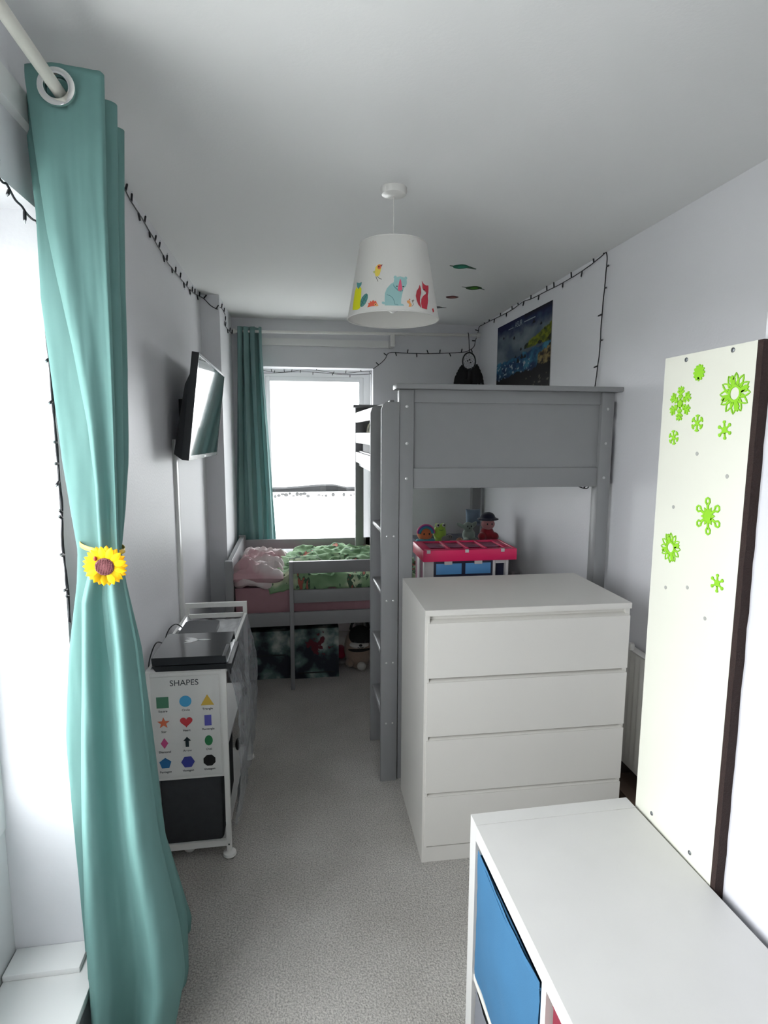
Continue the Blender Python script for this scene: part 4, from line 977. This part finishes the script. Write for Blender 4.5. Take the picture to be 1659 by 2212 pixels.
def ring(name, m, c, R_, r, parent, n=40):
    return MB().tube([(c.x+R_*math.cos(a), c.y, c.z+R_*math.sin(a)) for a in [2*PI*i/n for i in range(n)]], r, 10, closed=True).build(name, m, parent)
eyec = Vector((EY.x, 1.383, EY.z))
MB().lathe([(.0235,.0),(.024,.006),(.030,.0075),(.0365,.005),(.0375,0.0)], 40, frame_M((EY.x,1.386,EY.z), (1,0,0), (0,0,1), (0,-1,0)), False, False).build('eyelet', M_chrome, ct)
MB().lathe([(.0235,.0),(.024,.004),(.030,.0055),(.0365,.004),(.0375,0.0)], 40, frame_M((EY.x,1.396,EY.z), (1,0,0), (0,0,-1), (0,1,0)), False, False).build('eyelet', M_chrome, ct)
for yy in (1.47, 1.56, 1.64): ring('eyelet', M_chrome, Vector((EY.x, yy, EY.z)), .03, .004, ct)
rl = thing('curtain_pole', 'cream curtain pole with eyelet curtain above the near window', 'curtain pole', (EY.x, .6, EY.z))
M_pole = mat('cream_pole', (.62,.61,.55), .4)
MB().tube([(EY.x-.002,-1.1,EY.z),(EY.x-.002,1.76,EY.z)], .0125, 20).build('pole', M_pole, rl)
MB().ell((EY.x,1.775,EY.z), .018,.018,.018).build('finial', M_pole, rl)
for y in (-.9, 1.735): MB().box(XL+.021, EY.x, y-.008, y+.008, EY.z-.03, EY.z-.012).box(XL+.021, XL+.027, y-.02, y+.02, EY.z-.07, EY.z+.03).build('bracket', M_pole, rl, bevel=.002)
tag(bx('pole_batten', M_trim, None, XL, XL+.02, -1.1, 1.80, 2.292, 2.352, .002), 'white batten on the left wall beneath the near curtain pole', 'batten')

# sunflower tie-back
sf = thing('sunflower_tieback', 'yellow sunflower curtain tie with a ladybird around the near curtain', 'curtain tie', AY(228, 1222, 1.375))
SC = AY(228, 1222, 1.375); SM = frame_M(SC, Vector((.995,.0,0)).normalized(), Vector((0,-.12,.99)).normalized(), Vector((0,-.99,-.12)).normalized())
SMl = WM[sf.name].inverted() @ SM
def petal_mesh(L_, w, m, nm):
    b = MB(); n = 9
    for sgn in (0,):
        g = []
        for i in range(n):
            t = i/(n-1); ww = w*(math.sin(PI*min(1, .12+t*.88))**.75 if t < 1 else 0)+.0002
            g.append([b.bm.verts.new((ww*k, .014+L_*t, .0035+.0025*math.sin(PI*t)-.0022*abs(k)**2)) for k in (-1,-.5,0,.5,1)])
        for a, c in zip(g, g[1:]):
            for i in range(4): b.bm.faces.new((a[i], a[i+1], c[i+1], c[i]))
    bmesh.ops.solidify(b.bm, geom=b.bm.faces[:], thickness=.0016)
    return b.mesh(nm, m)
pm1, pm2 = petal_mesh(.034, .0085, M_yellow, 'petal'), petal_mesh(.034, .0085, M_yellow2, 'petal')
for k in range(13): put(pm1, 'petal', sf, SMl @ Matrix.Rotation(2*PI*k/13+.1, 4, 'Z') @ Matrix.Translation((0,0,.0022)))
for k in range(13): put(pm2, 'petal', sf, SMl @ Matrix.Rotation(2*PI*(k+.5)/13+.1, 4, 'Z') @ Matrix.Scale(1.02, 4) @ Matrix.Translation((0,0,-.0012)))
MB().lathe([(.0205,.004),(.0205,.0085),(.017,.0105),(.008,.0115),(.001,.0118)], 36, SMl).build('seed_disc', M_seed, sf, local=True)
sd = MB().ell((0,0,0), .0017,.0017,.0012, 8, 6).mesh('seed', M_seed)
for i in range(-5, 6):
    for j in range(-5, 6):
        x, y = i*.0034, j*.0034
        if math.hypot(x, y) < .0185: put(sd, 'seed', sf, SMl @ Matrix.Translation((x, y, .0112-.0000-.012*(x*x+y*y)/.02)))
MB().ell((0,0,0), .0042,.0055,.003, 14, 8, SMl.to_3x3().to_4x4()).build('ladybird', mat('ladybird_red', srgb(150,40,25), .3), sf, local=True).location = SMl @ Vector((-.017,.021,.0105))
b = MB(); tz = SC.z+.018
tl, trr = AY(172, 1195, 1.43), AY(258, 1190, 1.43)
pts = []
for i in range(33):
    a = -PI/2+2*PI*i/32; cx = (tl.x+trr.x)/2; pts.append(Vector((cx+(trr.x-tl.x+.008)/2*math.cos(a), 1.455+.052*math.sin(a), tz+.012-.0*math.cos(a)-.02*math.cos(a)*.6)))
g = [[b.bm.verts.new(p+Vector((0,0,dz))) for dz in (-.0055,.0055)] for p in pts]
for a, c in zip(g, g[1:]): b.bm.faces.new((a[0], c[0], c[1], a[1]))
o = b.build('ribbon', M_ribbon, sf); o.modifiers.new('s', 'SOLIDIFY').thickness = .0012

# ------------------------------------------------------------------ far curtain, pole, batten
fc = thing('far_curtain', 'teal pleated curtain hanging at the left side of the far window', 'curtain', (-.32, 4.55, 0))
NF = 4; b = MB()
def fcf(u, v):
    z = lerp(2.415, .60, v); x0 = lerp(-.412, -.465, v); x1 = lerp(-.236, -.235, min(1, v*1.4)) if v < .02 else -.236+.085*max(0, v-.1)/.9
    w = .034*(1-.35*v)*math.sin(2*PI*NF*(u+.06*math.sin(5*u+2*v))+1.0+.8*v)+.010*fbm((u*6, z*1.5, 3))*v
    return Vector((lerp(x0, x1, u)+.012*math.sin(4*PI*NF*u)*(1-v), 4.578+w+.022*v, z))
b.grid(200, 60, fcf); o = b.build('cloth', M_tealf, fc, fix=False); o.modifiers.new('s', 'SOLIDIFY').thickness = .002
FPZ = 2.388
fp = thing('curtain_pole', 'thin white curtain pole across the far wall above the window', 'curtain pole', (.5, 4.575, FPZ))
MB().tube([(-.43,4.575,FPZ-.006),(1.44,4.575,FPZ+.018)], .011, 16).build('pole', M_white, fp)
for x in (-.437, 1.45): MB().tube([(x-.014,4.575,FPZ+(x+.43)*.0128-.006),(x+.014,4.575,FPZ+(x+.43)*.0128-.006)], .019, 16).build('end_cap', M_white, fp)
MB().box(.745, .778, 4.565, YF, 2.30, 2.345).box(.745, .778, 4.566, 4.584, 2.30, 2.40).build('bracket', M_white, fp, bevel=.002)
MB().box(-.40, -.38, 4.57, YF, 2.36, 2.375).build('bracket', M_white, fp, bevel=.002)
tag(bx('pole_batten', M_trim, None, -.40, .74, YF-.018, YF, 2.300, 2.352, .002), 'white batten on the far wall beneath the thin curtain pole', 'batten')

# ------------------------------------------------------------------ dream catcher
dc = thing('dreamcatcher', 'black feathered dreamcatcher hanging from the far curtain pole end', 'dreamcatcher', (1.362, 4.53, 2.2))
HC = Vector((1.365, 4.53, 2.197)); hr = (.052, .068)
MB().tube([(HC.x+hr[0]*math.cos(a), HC.y, HC.z+hr[1]*math.sin(a)) for a in [2*PI*i/40 for i in range(40)]], .0055, 10, closed=True).build('hoop', M_black, dc)
b = MB()
for ring_ in range(4):
    s0, s1 = 1-.22*ring_, 1-.22*(ring_+1)
    for k in range(10):
        a0, a1, a2 = [2*PI*(k+o_+.5*ring_)/10 for o_ in (0, .5, 1)]
        P_ = lambda a, s: (HC.x+hr[0]*s*math.cos(a), HC.y, HC.z+hr[1]*s*math.sin(a))
        b.tube([P_(a0, s0), P_(a1, s1), P_(a2, s0)], .0008, 5)
b.build('web', mat('web_thread', (.25,.24,.23), .7), dc)
for dx, dz in ((-.012,.004),(.012,-.008),(.004,.012)): MB().ell((HC.x+dx,HC.y-.003,HC.z+dz), .006,.005,.006, 10, 8).build('bead', M_black, dc)
MB().tube([(HC.x,4.575,2.423),(HC.x,4.558,2.41),(HC.x,4.545,2.36),(HC.x,4.53,2.262)], .003, 8).build('hanging_cord', M_black, dc)
M_feather = mat('black_feather', (.012,.012,.014), .8)
def feather(p0, d, L_, w):
    b = MB(); d = Vector(d).normalized(); n = Vector((d.z, 0, -d.x)); N = 14
    l, r = [], []
    for i in range(N+1):
        t = i/N; ww = w*math.sin(PI*min(1, .08+.92*t))**.7*(1-.25*(i % 2)); c = Vector(p0)+d*(L_*t)
        l.append(c+n*ww); r.append(c-n*ww)
    vs_ = [b.bm.verts.new(q) for q in l+r[::-1]]; f = b.bm.faces.new(vs_)
    bmesh.ops.triangulate(b.bm, faces=b.bm.faces); bmesh.ops.solidify(b.bm, geom=b.bm.faces[:], thickness=.002)
    return b.build('feather', M_feather, dc)
for k in range(13):
    u = k/12; feather((HC.x+lerp(-.055,.06,u), HC.y-.004+.008*(k % 3), HC.z-lerp(.03,.02,u)-.03*math.sin(PI*u)), (lerp(-.42,.36,u), 0, -1), .175+.03*math.sin(k*2.3), .020)

# ------------------------------------------------------------------ wall poster
po = thing('wall_poster', 'large blue sea and cliff poster on the right wall above the bunk', 'poster', (XR-.002, 3.765, 2.10))
PY0, PY1, PZ0, PZ1 = 4.225, 3.302, 1.80, 2.402
bx('backing', mat('poster_back', (.4,.4,.4), .7), po, XR-.003, XR-.0012, PY1, PY0, PZ0, PZ1, 0)
b = MB(); b.grid(150, 130, lambda u, v: Vector((XR-.0036, lerp(PY0, PY1, u), lerp(PZ0, PZ1, v))))
pic = b.build('print', mat('poster_print', (.1,.1,.2), .6, spec=.15, nodes=vcol_nodes), po)
def mix(a, b_, t): t = max(0, min(1, t)); return tuple(lerp(x, y, t) for x, y in zip(a, b_))
def paint(co):
    y, z = co.y+3.765, co.z+2.10; u = (PY0-y)/(PY0-PY1); v = (z-1.90)/(PZ1-1.90)
    n1, n2, n3 = fbm((u*3, v*3, 0), 4), fbm((u*9, v*9, 4), 4), fbm((u*22, v*22, 8), 3)
    c = mix((.10,.14,.19), (.26,.29,.31), .5+n1*.9-abs(v-.66)*1.4)
    c = mix(c, (.01,.02,.09), max(0, (v-.78+n2*.08)*6))
    c = mix(c, (.004,.005,.015), max(0, (v-.93)*14) if u > .55 else 0)
    sea = .46+.10*u+n2*.04
    if v < sea:
        c = mix((.015,.07,.16), (.10,.26,.36), .4+n2*1.1); c = mix(c, (.006,.012,.05), max(0, (.36-v)*4+n1*.6))
        if n3 > .30 and v < .44 and u < .7: c = (.36,.42,.48)
    if u > .56 and v < .60+(u-.56)*.38+n3*.02 and v > .56+n3*.01: c = mix((.10,.13,.01), (.24,.26,.02), .5+n3*1.4) if n2 > -.2 else (.02,.03,.005)
    if u > .80 and .30+n3*.03 < v < .52-(1-u)*.4+n3*.03: c = mix((.30,.24,.12), (.04,.03,.02), .3+n3*1.6)
    if v < .24+.08*u+n2*.05: c = (.002,.002,.003)
    if v < .2 and u > .6 and n3 > .42: c = (.16,.15,.13)
    for bu, bv, s_ in ((.36,.76,.035),(.50,.58,.03),(.72,.86,.04),(.84,.80,.03),(.52,.48,.05),(.58,.47,.04),(.45,.44,.05),(.40,.50,.03),(.14,.82,.03),(.90,.72,.02)):
        if abs(u-bu)+abs(v-bv+.6*abs(u-bu)) < s_*.7: c = (.004,.005,.012)
    return tuple((x*1.1)**1.35 for x in c)
vpaint(pic, paint)
Mtxt = lambda u, v: WM[po.name].inverted() @ frame_M((XR-.0038, lerp(PY0, PY1, u), lerp(1.90, PZ1, v)), (0,-1,0), (0,0,1), (-1,0,0))
M_pt = mat('pale_lettering', (.22,.27,.31), .5)
me = text('ASUR', .052, .0002); me.materials.clear(); me.materials.append(M_pt); put(me, 'lettering', po, Mtxt(.44, .885))
bx('underline', M_pt, po, XR-.0042, XR-.0037, lerp(PY0,PY1,.74), lerp(PY0,PY1,.545), lerp(1.90,PZ1,.90), lerp(1.90,PZ1,.913), 0)
bx('underline', M_pt, po, XR-.0042, XR-.0037, lerp(PY0,PY1,.34), lerp(PY0,PY1,.24), lerp(1.90,PZ1,.895), lerp(1.90,PZ1,.905), 0)

# ------------------------------------------------------------------ ceiling stickers
def ceiling_sticker(label, cx, cy, rx, ry, col, tips, inner=None):
    t = thing('ceiling_sticker', label, 'sticker', (cx, cy, ZC), 0, 'stickers on the ceiling')
    T_ = frame_M((0,0,0), (1,0,0), (0,-1,0), (0,0,-1))
    b = MB(); b.prism([(rx*math.cos(a)*(1+.05*math.sin(5*a)), ry*math.sin(a)*(1+.06*math.cos(4*a))) for a in [2*PI*i/28 for i in range(28)]], .0012, T_)
    b.build('body', mat('sticker_'+str(len(MATS)), srgb(*col), .45, noise_amt=.45, noise_scale=60), t, local=True, smooth=False)
    if inner:
        b = MB(); b.prism([(rx*.5*math.cos(a)+rx*.1, ry*.5*math.sin(a)) for a in [2*PI*i/20 for i in range(20)]], .0017, T_); b.build('mark', mat('sticker_mark_'+str(len(MATS)), srgb(*inner), .45), t, local=True, smooth=False)
    for sx, L_, ww, yy in tips:
        b = MB(); b.prism([(sx*rx*.85,-ww),(sx*(rx+L_),yy-ww*.3),(sx*(rx+L_),yy+ww*.3),(sx*rx*.85,ww)][::(1 if sx > 0 else -1)], .0011, T_)
        b.build('tip', mat('sticker_tip', srgb(70,95,80), .5), t, local=True, smooth=False)
ceiling_sticker('teal green leaf sticker on the ceiling nearest the lampshade', .870, 3.075, .042, .038, (20,110,85), ((-1,.02,.010,.01),(1,.05,.018,-.03)), (35,135,105))
ceiling_sticker('dark green leaf sticker on the ceiling furthest to the right', 1.07, 3.495, .048, .042, (25,80,20), ((-1,.03,.008,.02),(1,.03,.010,-.03)), (75,150,25))
ceiling_sticker('small dark red oval sticker on the ceiling', 1.006, 3.745, .040, .036, (85,15,15), (), (140,70,60))
ceiling_sticker('small grey sticker on the ceiling half hidden by the lampshade', .985, 4.055, .035, .03, (70,70,72), ((1,.03,.012,0),))

# ------------------------------------------------------------------ fairy lights
bulb_me = MB().lathe([(.0026,0),(.0032,.004),(.0032,.02),(.0026,.023)], 8).mesh('bulb', M_blackwire)
tip_me = MB().lathe([(.0018,.023),(.0018,.029),(.0008,.031)], 8).mesh('bulb_tip', M_clear)
def fairy(label, strands, wire=.0026, scale=1.25, loc=None, side=0):
    t = thing('fairy_lights', label, 'fairy lights', loc or strands[0][0][0], 0, 'strings of fairy lights')
    b = MB()
    for pts, spacing, nrm in strands:
        P = [Vector(p) for p in pts]; C_ = catmull(P, 8)
        nn = Vector(nrm); C_ = [c+nn*(.002+.0015*fbm(c*15)) for c in C_]
        b.tube(C_, wire, 6)
        acc = spacing*.4; k = 0
        for a, c in zip(C_, C_[1:]):
            L_ = (c-a).length; acc += L_
            if acc >= spacing:
                acc = random.uniform(-.15,.15)*spacing; d = (c-a).normalized(); s_ = nn.cross(d).normalized()*(side if side and k % 4 else (1 if (k*7) % 5 < 3 else -1)); k += 1
                dirv = (s_+d*random.uniform(-.4,.4)+nn*.12).normalized()
                M_ = WM[t.name].inverted() @ Matrix.Translation(c) @ dirv.to_track_quat('Z', 'Y').to_matrix().to_4x4() @ Matrix.Scale(scale, 4)
                o = put(bulb_me, 'bulb', t, M_); tp_ = bpy.data.objects.new('bulb_tip', tip_me); COL.objects.link(tp_); tp_.parent = o
    b.build('wire', M_blackwire, t); return t
lw = [AX(px, py, XL+.004) for px, py in ((262,385),(268,408),(285,440),(305,470),(322,500),(345,540),(362,568),(385,597),(412,628),(430,640))]
lw2 = [AY(px, py, 3.935) for px, py in ((440,645),(455,660),(468,668))]
lw3 = [Vector((-.458,4.0,2.43)), Vector((-.455,4.2,2.41))]+[AX(px, py, -.455) for px, py in ((484,700),(492,712))]+[Vector((-.45,4.55,2.36))]
fairy('fairy light string along the top of the left wall', [(lw, .075, (1,0,0)), ([lw[-1]]+lw2, .1, (0,-1,0)), ([lw2[-1]]+lw3, .12, (1,0,0))])
f1 = [AY(px, py, YF-.006) for px, py in ((806,797),(822,785),(832,775),(842,762),(880,763),(920,764),(960,763),(1000,761),(1015,756),(1024,748),(1027,735),(1030,728))]
f1b = [AY(px, py, 4.58) for px, py in ((1030,726),(1033,716),(1035,706))]
f2 = [AX(px, py, XR-.006) for px, py in ((1042,702),(1060,693),(1085,681),(1110,667),(1130,652),(1150,645),(1175,632),(1205,617),(1235,600),(1262,583),(1290,562),(1308,546))]
f3 = [AX(px, py, XR-.006) for px, py in ((1310,545),(1312,560),(1308,610),(1303,660),(1299,710),(1296,760),(1291,800),(1285,840))]
fairy('fairy light string from the far window along the right wall down to the bunk', [(f1, .085, (0,-1,0)), ([f1[-1]]+f1b+[f2[0]], .2, (0,-1,0)), (f2, .095, (-1,0,0)), (f3, .11, (-1,0,0)), ([AY(px, py, 2.60) for px, py in ((1232,1040),(1248,1050),(1262,1055),(1270,1053),(1272,1042))], .05, (0,-1,0))])
yw = YF+.12
g1 = [Vector((lerp(FWX0, FWX1, u), yw, FWZ1-.018-.012*math.sin(u*11))) for u in [i/12 for i in range(13)]]
g2 = [Vector((lerp(FWX0, FWX1, u), yw+.01, FWZ1-.03-.008*math.cos(u*8))) for u in [i/12 for i in range(13)]]
g3 = [Vector((FWX1-.006, YF+.05, z)) for z in (2.13,2.0,1.85,1.7,1.5,1.3,1.1,.9)]
g4 = [Vector((FWX0+.008, YF+.05, z)) for z in (2.12,2.0,1.85,1.7,1.5,1.3,1.1)]
fairy('fairy light string wound around the far window frame', [(g1, .11, (0,-1,0)), (g2, .15, (0,-1,0)), (g3, .16, (-1,0,0)), (g4, .16, (1,0,0))], .0020, .9)
yj = LWY1+.0
n1 = [AX(px, py, XL+.006) for px, py in ((-40,330),(0,390),(12,398),(30,430),(45,446),(55,460),(70,474),(90,482))]
n2_ = [AX(px, py, XL+.006) for px, py in ((92,640),(97,700),(102,760),(108,820),(112,880),(117,920),(122,970),(126,1040),(130,1090),(133,1150),(137,1200),(141,1260),(147,1310),(150,1345))]
n3_ = [p+Vector((0,.008*math.sin(i*1.7),.004)) for i, p in enumerate(n2_[3:])]
fairy('fairy light string hanging down beside the near window edge', [(n1, .06, (1,0,0)), (n2_, .085, (1,0,0)), (n3_, .11, (1,0,0))], .0024, 1.1, None, -1)
